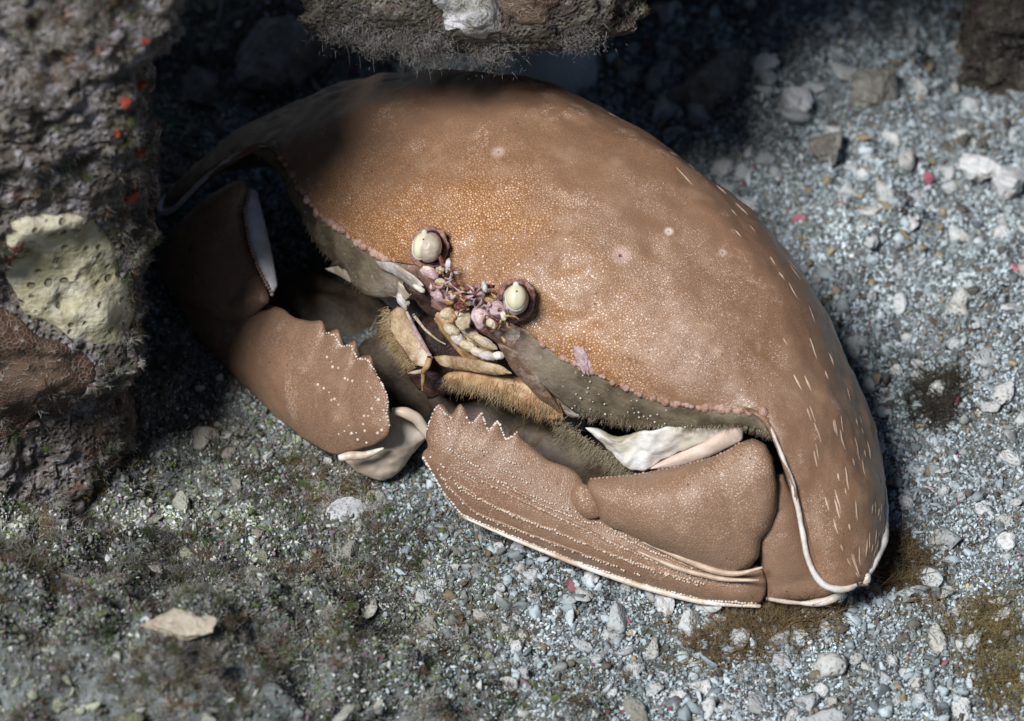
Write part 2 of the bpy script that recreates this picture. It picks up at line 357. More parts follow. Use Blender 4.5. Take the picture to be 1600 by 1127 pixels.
# ------------------------------------------------------------------ crab
crab = tag(empty('box_crab', (0, 0, 0)), 'large smooth brown box crab with domed shell crouching on coral gravel under the ledge', 'crab')
XF = [-2.73, -0.36, 5.1, 2.06, 0.77, 1.86, 0.73, 2.04, 0.68, 2.07, 0.7, 1.91, 0.68, 7.28, 6.67, 5.81, 4.41, 2.4, -1.41, -2.32, -3.29, -4.4, -5.18, -5.46]
FR = np.array([(0, .5, 3.75), (.9, .5, 3.8), (1.35, .46, 3.5), (1.9, .42, 3.3), (3.5, .07, 3.03), (4.5, -.35, 3.08), (5.25, -.74, 3.2), (5.6, -.62, 2.95), (6.15, -.38, 2.4), (6.85, .05, 1.25), (7.15, .05, 1.0), (7.4, -.2, .9), (7.5, -.6, .87)])
def carapace(J=300, K=70, LM=7.5):
    fa, ft, ua, k1, k2, pf, qf, pfw, qfw, pb, qb, pbw, qbw = XF[:13]; bl = XF[13:18]; bf = XF[18:24]
    BK = np.array([(7.5, -.6, .87)]+[(bl[i], bf[i], u) for i, u in zip(range(5), (.9, .75, .5, .2, -.1))]+[(0, bf[5], -.3)])[::-1]
    L = LM*np.sin(np.linspace(-math.pi/2, math.pi/2, J)); aL = np.abs(L)
    fm = np.stack([L, np.interp(aL, FR[:, 0], FR[:, 1]), np.interp(aL, FR[:, 0], FR[:, 2])], -1)
    bm = np.stack([L, np.interp(aL, BK[:, 0], BK[:, 1]), np.interp(aL, BK[:, 0], BK[:, 2])], -1)
    for m in (fm, bm):
        for _ in range(10): m[1:-1, 1:] = (m[:-2, 1:]+2*m[1:-1, 1:]+m[2:, 1:])/4
    t = aL/LM; us = .87+(ua-.87)*np.maximum(1-t**k1, 0)**k2; fs = fa+(ft-fa)*t**3; fs = np.where(t > .999, -.6, fs)
    wt = (t**2)[:, None]; s = np.sin(np.linspace(0, math.pi/2, K))[None]
    def half(M, p, q): return np.stack([np.repeat(L[:, None], K, 1), fs[:, None]+(M[:, 1]-fs)[:, None]*s, M[:, 2:3]+(us-M[:, 2])[:, None]*np.maximum(1-s**p, 0)**q], -1)
    A = half(fm, pf+(pfw-pf)*wt, qf+(qfw-qf)*wt); B = half(bm, pb+(pbw-pb)*wt, qb+(qbw-qb)*wt); G = np.concatenate([A[:, :0:-1], B], 1)
    for _ in range(50): G[1:-1, 1:-1] = .2*(G[:-2, 1:-1]+G[2:, 1:-1]+G[1:-1, :-2]+G[1:-1, 2:]+G[1:-1, 1:-1])
    return G
CG = carapace(); J, KK = CG.shape[:2]
nrm = np.cross(np.gradient(CG, axis=0), np.gradient(CG, axis=1)); nrm /= np.linalg.norm(nrm, axis=-1, keepdims=True)+1e-9
if nrm[J//2, KK//2, 2] < 0: nrm = -nrm
ed = np.minimum(1, np.minimum(np.arange(KK), np.arange(KK)[::-1])/10.)[None]
CG = CG+nrm*((.07*fbm(CG*.75, 3, 61)+.026*fbm(CG*2.2, 3, 67))*ed)[..., None]
CW = loc(CG); NW = loc(nrm)
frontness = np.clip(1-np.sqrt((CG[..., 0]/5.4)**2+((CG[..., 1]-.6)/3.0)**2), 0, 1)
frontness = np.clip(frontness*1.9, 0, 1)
def car_hit(px, py):
    q = proj(CW.reshape(-1, 3)); vis = (NW.reshape(-1, 3)@DV) < 0
    k = np.argmin(((q-[px, py])**2).sum(1)+1e6*(~vis)); return CW.reshape(-1, 3)[k]
spots = [(car_hit(972, 400), .21, (.56, .38, .34), .55), (car_hit(1042, 362), .11, (.72, .60, .52), .8), (car_hit(780, 240), .16, (.58, .44, .38), .6), (car_hit(1130, 395), .1, (.6, .45, .4), .6)]
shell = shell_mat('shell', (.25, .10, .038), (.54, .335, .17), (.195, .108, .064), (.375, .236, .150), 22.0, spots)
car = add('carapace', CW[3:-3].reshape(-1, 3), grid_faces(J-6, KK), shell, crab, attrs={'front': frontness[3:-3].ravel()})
sm = car.modifiers.new('thickness', 'SOLIDIFY'); sm.thickness = .09*S; sm.offset = -1
F4 = grid_faces(J, KK)
a, b_, c_ = CW.reshape(-1, 3)[F4[J*30, 0]], CW.reshape(-1, 3)[F4[J*30, 1]], CW.reshape(-1, 3)[F4[J*30, 2]]
if np.cross(b_-a, c_-a)[2] < 0: car.data.flip_normals()
BC = bvh(CW.reshape(-1, 3), F4)
ivory = plain('ivory', (.56, .48, .38), (.78, .76, .73), 2.5, .45, .4, .03, (.48, .36, .27))
pink_bead = plain('pink_bead', (.30, .17, .12), (.46, .31, .25), 5, .45, .6, .05, (.46, .31, .32))
tan_line = plain('tan_line', (.42, .30, .22), (.58, .46, .36), 4, .4, .2, .02)
flo, fhi = (.225, .115, .062), (.49, .34, .235)
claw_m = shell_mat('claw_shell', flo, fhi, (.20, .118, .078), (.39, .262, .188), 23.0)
gran_m = plain('pale_granule', (.52, .42, .33), (.68, .60, .52), 5, .4, .2, .02)
# wing rims
rim_m = plain('rim', (.56, .49, .42), (.76, .74, .73), 2.5, .45, .4, .03)
FMr = CW[:, 0]; BMr = CW[:, -1]
for sgn in (1, -1):
    jf = [j for j in range(J) if 7.44 > sgn*CG[j, 0, 0] > 5.2]; jb = [j for j in range(J) if 7.46 > sgn*CG[j, -1, 0] > 5.2]
    pf = FMr[jf] if sgn > 0 else FMr[jf][::-1]; pb = (BMr[jb] if sgn > 0 else BMr[jb][::-1])[::-1]
    V, F = tube(np.vstack([pf+FW*.055, pb[1:]+FW*.02]), [.02, .04, .045, .055, .08, .085, .065, .05, .03], 9, 7, 220)
    V, F = join([(V, F), blob_mesh((FMr[-1] if sgn > 0 else FMr[0])+LW*.01*sgn+FW*.02, (.095, .095, .085), None, .12, 3, I2)])
    V = V+(fbm(V*5, 3, 9)*.016)[:, None]*ZW+(fbm(V*4, 3, 19)*.012)[:, None]*RT; add('wing_rim', V, F, rim_m, crab)
# beads along the front margin
fr = np.array([FMr[j] for j in range(J) if 1.45 < abs(CG[j, 0, 0]) < 5.25]); fl = np.array([CG[j, 0, 0] for j in range(J) if 1.45 < abs(CG[j, 0, 0]) < 5.25])
for sgn in (1, -1):
    p = resample(fr[fl*sgn > 0], 60); r = .062*(1+.3*rng.normal(size=len(p)).clip(-1, 1.5))
    V, F = beads(p+rng.normal(size=p.shape)*.02-ZW*.01-FW*.045, r, I2); V = V+.02*fbm(V*9, 2, 3)[:, None]*ZW
    tag(add('margin_beads', V, F, pink_bead, crab), kind='stuff')
# raised pale streaks over the flanks
RV = []; RF = []; o_ = 0
cells = {}
offs = rng.random(KK)
for q in range(9000):
    k = int(rng.integers(KK//2-22, KK-4)); j = int(rng.integers(8, J-14)); la = CG[j, k, 0]
    if abs(la) < 1.0+1.6*rng.random() and k < KK*.62 or k < KK//2+4 and abs(la) < 4.0+.06*(KK//2+4-k)+.8*rng.random(): continue
    key = (k//3, int(np.linalg.norm(CG[j, k]-CG[J//2, k])/.6+offs[k//3]*5))
    if key in cells: continue
    cells[key] = 1
    if rng.random() < .12: continue
    js = np.arange(j, J-4); ln = rng.uniform(.10, .42); js = js[np.r_[0, np.cumsum(np.linalg.norm(np.diff(CW[js, k], axis=0), axis=1))] < ln][:60]
    if len(js) < 3: continue
    kk = k+(rng.random()-.5)*.12*(js-js[0])
    k0 = np.floor(kk).astype(int); fk = (kk-k0)[:, None]; ok = k0 < KK-2
    if ok.sum() < 3: continue
    js, k0, fk = js[ok], k0[ok], fk[ok]
    P = CW[js, k0]*(1-fk)+CW[js, k0+1]*fk; n = NW[js, k0]
    t = np.gradient(P, axis=0); s = np.cross(n, t); s /= np.linalg.norm(s, axis=1)[:, None]+1e-9; wsc = rng.uniform(.6, 1.25)
    wd = (.006+.014*np.sin(np.linspace(.15, math.pi-.15, len(P))))[:, None]*wsc
    v = np.stack([P-s*wd-n*.004, P+n*wd*.75, P+s*wd-n*.004], 1).reshape(-1, 3)
    RV.append(v); RF.append(grid_faces(len(P), 3)+o_); o_ += len(v)
tag(add('shell_streaks', np.vstack(RV), np.vstack(RF), tan_line, crab), kind='stuff')

# body below the shell
flesh_and_shade = plain('flesh_and_shade', (.05, .035, .025), (.10, .075, .05), 3, .6, .4, .04)  # body flesh, also the shade colour of the blobs under the mouth
V, F = blob_mesh(loc((0, -2.4, 1.9)), (4.6, 2.3, 1.7), np.stack([LW, FW, ZW], 1), .05, 3, I4); add('body', V, F, flesh_and_shade, crab)
um, nt, b = mat('underside', .6, .3); v = coord(nt); n1 = nz(nt, v, 2.2, 5)
c = mix(nt, mr(nt, n1, .38, .6), (.08, .064, .042), (.165, .135, .092)); c = mix(nt, attr(nt, 'pale'), c, mix(nt, mr(nt, nz(nt, v, 3, 4), .4, .6), (.34, .28, .21), (.50, .44, .38)))
c = mix(nt, attr(nt, 'maroon'), c, mix(nt, mr(nt, nz(nt, v, 4, 5, .7), .4, .6), (.11, .035, .03), (.38, .20, .19)))
c = mix(nt, mr(nt, nz(nt, v, 9, 4, .7), .60, .72, 0, .6), c, (.55, .52, .44)); nt.links.new(c, b.inputs['Base Color']); bump(nt, b, mth(nt, 'ADD', n1, nz(nt, v, 10, 4)), .6, .05)
jj = [j for j in range(J) if abs(CG[j, 0, 0]) < 5.5]; M0 = CG[jj, 0]; al = np.abs(M0[:, 0])
ul = smooth_line(np.interp(al, [0, .6, 1.1, 2.3, 3.5, 4.8, 5.5], [3.05, 3.05, 2.95, 2.15, 2.4, 2.85, 2.95])[:, None], 6)[:, 0]
rows = []
for t, df in ((0, -.02), (.12, .03), (.3, .07), (.5, .10), (.7, .11), (.88, .10), (1.0, .05), (1.1, -.08), (1.16, -.3), (1.2, -.7), (1.3, -1.3)):
    rows.append(np.stack([M0[:, 0], M0[:, 1]+df*(1+.25*np.cos(M0[:, 0])), M0[:, 2]-.03+(ul-M0[:, 2])*t], -1))
U = np.stack(rows, 1); U = U+.05*fbm(U*2.1, 3, 5)[..., None]*np.array([0, 1, .4])*(np.linspace(0, 1, U.shape[1])[None, :, None] > .05)
pale = np.clip(np.exp(-((al-1.55)/.55)**2), 0, 1)[:, None]*np.linspace(.2, 1, U.shape[1])[None]
mar = (np.clip(1.25-al/1.3, 0, 1)[:, None]*np.ones(U.shape[1])[None])
UW = loc(U); add('underside', UW.reshape(-1, 3), grid_faces(*U.shape[:2]), um, crab, attrs={'pale': pale.ravel(), 'maroon': mar.ravel()})
# hair fringe of the underside
fuzz_m = plain('fuzz', (.22, .185, .12), (.38, .33, .23), 2, .7, .1, .01); fuzz_b = plain('brown_fuzz', (.30, .20, .10), (.50, .38, .23), 2, .7, .1, .01)
n = 3600; ji = rng.integers(0, len(jj), n); ti = rng.integers(4, 9, n); keep = (al[ji] > 2.3) & ((M0[ji, 0] > 0) | (rng.random(n) < .25)); ji, ti = ji[keep], ti[keep]; n = len(ji)
fx = rng.random((n, 1)); R0 = UW[ji, ti]*(1-fx)+UW[np.minimum(ji+1, len(jj)-1), np.minimum(ti+1, U.shape[1]-1)]*fx
V, F = strands(R0, FW*.5-ZW*.9+rng.normal(size=(n, 3))*.3, rng.uniform(.04, .13, n), .004, .4)
tag(add('underside_hair', V, F, fuzz_m, crab), kind='stuff')

# sand caught on the underside
n = 260; ji = rng.integers(0, len(jj), n); k_ = (M0[ji, 0] > 1.9) & (M0[ji, 0] < 3.4+rng.random(n)); ji = ji[k_]; ti = rng.integers(1, 6, len(ji))
V, F = beads(UW[ji, ti]+FW*.02+rng.normal(size=(len(ji), 3))*.03, rng.uniform(.006, .022, len(ji)), I0); tag(add('sand_grains', V, F, plain('sand_grain', (.42, .42, .38), (.66, .66, .62), 6, .6, .2, .01), crab, smooth=False), kind='stuff')
# ---------------- claws
def uplane(ctrl):
    A = np.array([(p[0], p[1], 1) for p in ctrl], float); u = np.array([p[2] for p in ctrl]); s = np.linalg.lstsq(A, u, rcond=None)[0]
    return lambda px, py: s[0]*px+s[1]*py+s[2]
def plate(name, out, spine, uf, tf, tb, m, parent, N_=320, R=20, e=.55, sm_=1, lump=.04, seed=0, push=0.0, ends=.35, front=1.0, fpow=1.0):
    O = np.array([at(px, py, uf(px, py)) for px, py in out]); SP = np.array([at(px, py, uf(px, py)) for px, py in spine])
    O = smooth_line(resample(O, N_, True), sm_, True); SP = smooth_line(resample(SP, 160), 20)
    c = O.mean(0); nn = np.linalg.svd(O-c)[2][2]
    if nn@DV > 0: nn = -nn
    k = np.argmin(((O[:, None]-SP[None])**2).sum(-1), 1).astype(float)/159
    for _ in range(14): k = (np.roll(k, 1)+2*k+np.roll(k, -1))/4
    Os = smooth_line(O, 60, True)
    Sx = np.stack([np.interp(k, np.linspace(0, 1, 160), SP[:, i]) for i in range(3)], -1)
    tk = 1-ends*np.abs(2*k-1)**2
    V = []
    for sgn, th, rs in ((1, tf, range(0, R+1)), (-1, tb, range(1, R+1))):
        for q in rs:
            t = q/R; t = 1-(1-t)**1.35; ob_ = O+(Os-O)*min(1, t/.22); p = ob_+(Sx-ob_)*t
            V.append(p+nn*(sgn*th*tk*(1-(1-t)**2)**e)[:, None]+nn*push)
    V = np.vstack(V); V = V+nn*(lump*fbm(V*1.2, 4, seed))[:, None]
    Ff = grid_faces(R+1, N_, False, True); Fb = []
    idx = lambda q, j: j if q == 0 else (R+q)*N_+j
    for q in range(R):
        for j in range(N_): j2 = (j+1) % N_; Fb.append((idx(q, j), idx(q, j2), idx(q+1, j2), idx(q+1, j)))
    F = np.vstack([Ff[:, ::-1], np.array(Fb)[:, ::-1]])
    ob = add(name, V, F, m, parent, attrs={'front': np.full(len(V), front)})
    return ob, V, F
def dots_rows(lines, B, r0, name, m, parent, step=7, gap=.25, jit=1.5, lift=0.0):
    C = []; Rr = []
    for ln in lines:
        p = resample(np.array(ln, float), max(3, int(np.linalg.norm(np.diff(np.array(ln, float), axis=0), axis=1).sum()/step)))
        on = True
        for q in p:
            if rng.random() < gap*.5: on = not on
            if not on and rng.random() < .6: continue
            jx, jy = rng.normal()*jit*.5, rng.normal()*jit; P = None
            for off in (0, 3, 6, 9, 12, 16, -4, -8, -12):
                P, nn = hit(B, q[0]+jx, q[1]+jy+off)
                if P is not None: break
            if P is not None: C.append(P+nn*(lift-r0*.2)); Rr.append(r0*rng.uniform(.65, 1.25))
    if not C: return None
    V, F = beads(C, Rr); return tag(add(name, V, F, m, parent), kind='stuff')

uR = uplane([(1190, 685, 2.6), (1180, 945, .3), (680, 640, 2.4), (720, 800, .6)])
palmR = [(935, 800), (931, 785), (920, 770), (906, 745), (895, 735), (880, 727), (857, 720), (840, 706), (818, 688), (811, 681), (809, 671), (797, 684), (790, 685), (784, 668), (779, 652), (768, 664), (763, 672), (758, 655), (753, 639), (743, 653), (737, 662), (730, 645), (719, 628), (709, 643), (704, 652), (698, 639), (685, 628), (676, 643), (670, 660), (665, 680), (667, 692), (672, 699), (662, 703), (658, 712), (662, 724), (672, 733), (682, 750), (692, 770), (706, 790), (720, 805), (750, 820), (800, 840), (850, 860), (900, 880), (950, 900), (1000, 915), (1050, 930), (1100, 941), (1150, 947), (1188, 946), (1197, 930), (1198, 905), (1190, 885), (1140, 875), (1050, 830), (985, 805)]
clawR, V, F = plate('claw', palmR, [(705, 725), (760, 760), (850, 800), (950, 845), (1060, 890), (1150, 915)], uR, .34, .5, claw_m, crab, 520, 24, .85, 9, .03, 1, ends=.25, front=.55)
BR = bvh(V, F)
rowsR = [[(675, 715), (700, 760), (740, 800), (800, 825), (900, 862), (1000, 898)], [(690, 725), (720, 765), (790, 800), (880, 835), (990, 880), (1090, 915)], [(720, 735), (800, 775), (880, 812), (960, 850), (1060, 893), (1150, 915)],
         [(700, 700), (770, 745), (830, 775), (900, 800)], [(760, 722), (820, 752), (880, 775)], [(950, 830), (1020, 862), (1090, 890), (1150, 900)], [(700, 745), (760, 785), (840, 820)], [(930, 815), (980, 838), (1040, 860)], [(720, 690), (780, 715), (850, 745)], [(760, 745), (850, 790), (930, 822)], [(960, 868), (1030, 892), (1100, 912)]]
for q, ln in enumerate(rowsR[:3]+rowsR[5:7]+rowsR[9:]):
    pts = []
    for p in resample(np.array(ln, float), 40):
        P, n_ = hit(BR, *p)
        if P is not None: pts.append(P-n_*.012)
    V, F = tube(pts, [.004, .03, .036, .03, .036, .028, .004], 8, 3, 90); V = V+(fbm(V*6, 2, q)*.012)[:, None]*ZW; add('palm_ridge', V, F, claw_m, clawR, attrs={'front': np.full(len(V), .9)})
dots_rows(rowsR, BR, .019, 'granule_rows', gran_m, clawR, 4.2, .3, 1.0, .02)
dots_rows([[(659, 712), (672, 733), (692, 768), (720, 803), (800, 838), (900, 877), (1000, 912), (1100, 938), (1180, 943)]], BR, .03, 'edge_granules', ivory, clawR, 5, .0, .5)
dots_rows([[(668, 664), (672, 646), (685, 634), (704, 654), (718, 634), (737, 664), (752, 645), (763, 674), (778, 658), (791, 687), (808, 676)]], BR, .020, 'crest_granules', rim_m, clawR, 4, .1, .8)
V, F = blob_mesh(at(917, 783, uR(917, 783))-DV*.25, (.22, .32, .16), frame(-DV, (.8, .2, .5)), .08, 4, I3); add('hinge_knob', V, F, claw_m, clawR, attrs={'front': np.full(len(V), .8)})
rimt, F = tube([at(x, y, uR(x, y))-DV*.12 for x, y in [(720, 806), (800, 841), (900, 881), (1000, 916), (1100, 942), (1188, 947)]], [.02, .035, .045, .05, .05, .03], 8, 4); add('claw_edge', rimt, F, ivory, clawR)
wristR = [(920, 752), (925, 742), (1000, 735), (1075, 720), (1125, 705), (1160, 686), (1180, 679), (1200, 688), (1212, 710), (1219, 750), (1217, 790), (1207, 820), (1192, 838), (1189, 865), (1175, 880), (1150, 892), (1130, 886), (1075, 866), (1025, 846), (980, 821), (960, 818), (942, 806), (934, 780)]
wr, V, F = plate('wrist', wristR, [(975, 775), (1050, 785), (1120, 785), (1150, 780)], uR, .62, .4, claw_m, clawR, 320, 22, .55, 3, .03, 2, push=.22, ends=.35, front=.75)
BW = bvh(V, F)
dots_rows([[(924, 746), (1000, 738), (1075, 723), (1125, 708), (1160, 690)]], BW, .026, 'ridge_granules', pink_bead, wr, 6, 0, .5)
for ln, rr in (([(1000, 845), (1060, 868), (1110, 890), (1150, 897), (1190, 885)], .06), ([(990, 858), (1060, 888), (1130, 905), (1185, 905)], .045)):
    pts = [at(x, y, uR(x, y))-DV*.42 for x, y in ln]; V, F = tube(pts, [.01, rr, rr, .02], 8, 6); add('ridge', V, F, tan_line, clawR)
uA = uplane([(1200, 780, 1.9), (1195, 940, .3), (1300, 930, .3), (1240, 800, 1.75)])
armR = [(1180, 830), (1195, 760), (1225, 745), (1250, 800), (1270, 870), (1292, 905), (1320, 918), (1312, 931), (1290, 941), (1240, 944), (1198, 946), (1196, 915)]
arm, V, F = plate('arm', armR, [(1215, 800), (1230, 860), (1240, 910)], uA, .25, .4, claw_m, crab, 200, 14, .55, 3, .02, 5, push=-.15, front=.35)
V, F = tube([at(x, y, uA(x, y))-DV*.1 for x, y in [(1198, 935), (1225, 940), (1260, 943), (1290, 940), (1312, 930), (1321, 918)]], [.03, .04, .03, .07, .07, .03], 8, 4); add('arm_edge', V, F, ivory, arm)
white_in = plain('white_inner', (.58, .54, .46), (.78, .78, .80), 1.3, .6, .5, .05, (.40, .36, .22))
inn = [(912, 668), (940, 680), (968, 690), (1000, 672), (1060, 662), (1110, 656), (1145, 655), (1142, 672), (1090, 697), (1040, 718), (1010, 732), (985, 728), (945, 704)]
uI = uplane([(940, 690, 2.05), (1160, 665, 2.75), (1015, 728, 1.75), (1000, 680, 2.3)])
ip, V, F = plate('inner_face', inn, [(945, 690), (1010, 700), (1090, 680), (1125, 668)], uI, .05, .3, white_in, arm, 200, 12, .6, 3, .16, 6, push=-.05)
V_ = plate('inner_lip', [(1012, 731), (1050, 711), (1100, 690), (1140, 664), (1150, 655), (1163, 660), (1162, 686), (1110, 712), (1060, 727)], [(1035, 722), (1100, 702), (1150, 672)], uI, .09, .15, plain('pinkish', (.58, .45, .37), (.70, .58, .52), 3), ip, 140, 10, .6, 2, .03, 16, push=.06)
n = 1500; k = rng.integers(0, 5, n); bl = np.array([(880, 665), (905, 690), (940, 712), (980, 730), (1015, 735), (1015, 735)]); fx = rng.random((n, 1)); q = bl[k]*(1-fx)+bl[k+1]*fx+rng.normal(size=(n, 2))*7
R0 = np.array([at(a_, b__, uI(a_, b__)-.05) for a_, b__ in q]); V, F = strands(R0, -RT*.5-ZW*.5+FW*.6+rng.normal(size=(n, 3))*.4, rng.uniform(.08, .22, n), .006); tag(add('arm_hair', V, F, fuzz_m, arm), kind='stuff')

uL = uplane([(385, 276, 2.6), (255, 425, .3), (597, 595, 2.4), (546, 707, .6)])
palmL = [(425, 482), (430, 478), (445, 484), (461, 497), (485, 502), (506, 500), (506, 514), (506, 525), (513, 519), (527, 512), (530, 528), (532, 545), (541, 537), (557, 530), (556, 548), (555, 564), (564, 556), (583, 554), (582, 575), (597, 595), (607, 620), (608, 635), (605, 649), (611, 662), (607, 682), (592, 692), (573, 699), (546, 707), (526, 713), (500, 702), (477, 687), (429, 650), (386, 607), (333, 558), (290, 505), (269, 467), (258, 430), (262, 400), (300, 420), (350, 460), (395, 490)]
clawL, V, F = plate('claw', palmL, [(320, 480), (400, 550), (480, 610), (560, 650)], uL, .28, .5, claw_m, crab, 520, 24, .85, 9, .03, 8, ends=.25, front=.5)
BL = bvh(V, F)
dots_rows([[(600, 640), (590, 665), (560, 685)], [(603, 655), (595, 675), (575, 690)], [(580, 640), (565, 660), (545, 675)], [(545, 660), (530, 680)], [(510, 560), (535, 580), (550, 600)], [(500, 600), (530, 630)], [(575, 600), (590, 625)], [(585, 660), (560, 675), (535, 690)]], BL, .027, 'granule_rows', gran_m, clawL, 7, .3, 3)
dots_rows([[(506, 520), (520, 523), (534, 541), (549, 541), (558, 560), (574, 562), (597, 597), (607, 625), (604, 648), (609, 664), (605, 681)]], BL, .021, 'crest_granules', rim_m, clawL, 4, .1, .8)
wristL = [(384, 280), (370, 281), (335, 303), (300, 332), (268, 368), (250, 408), (255, 440), (290, 475), (338, 497), (375, 507), (392, 500), (424, 472), (421, 457), (405, 425), (387, 377), (379, 332), (388, 296)]
wl_, V, F = plate('wrist', wristL, [(345, 340), (330, 390), (350, 440), (385, 470)], uL, .45, .4, claw_m, clawL, 300, 20, .6, 3, .03, 9, push=.05, front=.5)
uS = uplane([(392, 294, 2.5), (428, 455, 2.0), (384, 334, 2.35), (425, 400, 2.1)])
ins, V, F = plate('inner_edge', [(390, 292), (381, 334), (388, 376), (401, 415), (425, 462), (434, 447), (427, 404), (415, 350), (402, 296)], [(394, 315), (400, 370), (422, 440)], uS, .1, .25, plain('lilac_white', (.62, .58, .56), (.78, .76, .78), 3), wl_, 160, 10, .6, 2, .02, 10)
V, F = beads(resample(np.array([at(x, y, uS(x, y))-DV*.10 for x, y in [(390, 297), (382, 334), (389, 376), (402, 415), (425, 460)]]), 34), rng.uniform(.02, .036, 34), I1); tag(add('edge_beads', V, F, pink_bead, ins), kind='stuff')
finger_m = plain('pale_finger', (.56, .46, .36), (.72, .64, .56), 1.5, .38, .2, .03, (.48, .36, .25))
uD = uplane([(525, 712, .7), (597, 760, .2), (668, 691, .9), (610, 655, 1.4)])
fg, V, F = plate('finger', [(522, 708), (530, 724), (546, 738), (556, 748), (567, 751), (582, 757), (597, 760), (612, 757), (625, 748), (636, 735), (645, 720), (655, 708), (668, 692), (660, 682), (642, 672), (618, 655), (604, 650), (585, 670), (555, 695)], [(560, 722), (600, 715), (635, 690)], uD, .32, .3, finger_m, clawL, 220, 14, .6, 2, .09, 12, push=-.25)
V, F = tube([at(x, y, uD(x, y)+.1)-DV*.05 for x, y in [(612, 642), (632, 644), (652, 654), (668, 678), (672, 690)]], [.05, .10, .10, .09, .04], 10, 4); add('finger_ridge', V, F, finger_m, fg)
V, F = tube([at(x, y, uD(x, y)+.1)-DV*.2 for x, y in [(530, 716), (545, 712), (570, 712), (600, 700)]], [.06, .08, .06, .02], 10, 3); add('finger_ridge', V, F, ivory, fg)

# ---------------- face
cream = plain('cream', (.42, .33, .22), (.62, .53, .40), 4, .45, .5, .05, (.55, .50, .47)); bluish = plain('pearl', (.38, .33, .29), (.58, .56, .57), 3, .4, .4, .04, (.42, .31, .22))
lilac = plain('lilac', (.40, .26, .27), (.62, .50, .52), 5, .4, .4, .03, (.68, .55, .50)); maroon = plain('maroon', (.10, .025, .02), (.30, .12, .10), 6, .5, .6, .05, (.48, .33, .32)); brown = plain('amber', (.30, .17, .08), (.52, .34, .18), 4, .45, .3, .03)
dk = plain('gap_shade', (.02, .012, .010), (.06, .03, .025), 5, .5, .5, .05)  # near-black: shade of the face recesses put in as colour
em, nt, b = mat('cornea', .12, .6); v = coord(nt)
st = N(nt, 'TexWave', {'Vector': v, 'Scale': 2.6, 'Distortion': 1.5, 'Detail': 2}, wave_type='BANDS', bands_direction='X').outputs['Fac']
c = mix(nt, mr(nt, st, .35, .7, 0, .25), (.74, .70, .52), (.52, .46, .28)); c = mix(nt, mr(nt, nz(nt, v, 4, 4), .6, .68, 0, .6), c, (.30, .22, .14)); nt.links.new(c, b.inputs['Base Color']); b.inputs['Coat Weight'].default_value = .6
stalk_m = plain('eye_stalk', (.44, .36, .29), (.62, .55, .49), 3, .35, .2, .03, (.32, .22, .15))
TC = -DV
socket_m = plain('socket_rim', (.20, .08, .06), (.42, .25, .22), 7, .5, .7, .05, (.50, .34, .32))
blk = plain('pupil_dot', (.004, .004, .004), (.01, .01, .01), 3, .2, .1, .01)
for (sx, sy, f0, sr, cx, cy, cr, tilt) in (((671), 387, .62, (.20, .255, .24), 659, 384, (.14, .222, .13), .25), (806, 469, .62, (.205, .25, .22), 806, 465, (.165, .212, .14), .05)):
    c0 = atf(sx, sy, f0); fr_ = frame(TC, RT)@rot((0, 0, 1), -tilt)
    V, F = blob_mesh(c0, sr, fr_, .04, sx % 7, I4); eye = add('eye', V, F, stalk_m, crab)
    c1 = atf(cx, cy, f0)+TC*.16
    V, F = blob_mesh(c1, cr, fr_, .02, 1, I4); co = add('cornea', V, F, em, eye)
    V, F = blob_mesh(c1+fr_@np.array([.01, cr[1]*.45, cr[2]*.86]), (.018, .018, .012), fr_, 0, 1, I1); add('pupil', V, F, blk, co)
    V, F = tube([c1+fr_@np.array([math.cos(a_)*cr[0]*1.02, math.sin(a_)*cr[1]*1.02, -.01]) for a_ in np.linspace(2.6, 6.6, 14)], [.006, .018, .022, .018, .006], 8, 1); add('eye_ring', V, F, bluish, eye)
    V, F = blob_mesh(c1+fr_@np.array([-.01, cr[1]*.95, .02]), (.05, .06, .05), fr_, .05, 2, I2); add('eye_tip', V, F, ivory, eye)
    # socket: ring of maroon and pink lumps
    loop = [c0-TC*.30+fr_@np.array([math.cos(a_)*(sr[0]+.055), math.sin(a_)*(sr[1]+.05), 0]) for a_ in np.linspace(0, 2*math.pi, 40)]
    V, F = tube(loop, [.05, .07, .045, .06, .05], 14, 1, 120); V = V+(fbm(V*6.5, 4, sx % 5)*.085)[:, None]*(fr_@np.array([.3, .3, .8])); add('eye_socket', V, F, socket_m, crab)
    V, F = blob_mesh(c0-TC*.27, (sr[0]+.045, sr[1]+.04, .12), fr_, .05, 3, I3); add('eye_shade', V, F, dk, crab)  # dark blob paints the shade in the gap around the eye
def fblob(name, px, py, f, r, ang, m, amp=.15, seed=0, par=None, sub=I3):
    fr_ = frame(TC, RT)@rot((0, 0, 1), ang); V, F = blob_mesh(atf(px, py, f), r, fr_, amp, seed, sub, 1.6); return add(name, V, F, m, par or crab)
def ftube(name, pts, f, R, m, par=None, it=3):
    ff = f if isinstance(f, (list, tuple)) else [f]*len(pts)
    V, F = tube([atf(x, y, q) for (x, y), q in zip(pts, ff)], R, 10, it); return add(name, V, F, m, par or crab)
fblob('mouth_shade', 715, 470, .25, (.95, .42, .25), -.5, dk, .2, 1)  # dark blobs stand in for the shade between eyes and mouth
fblob('mouth_shade', 690, 545, .2, (.55, .8, .25), -.1, dk, .2, 2)
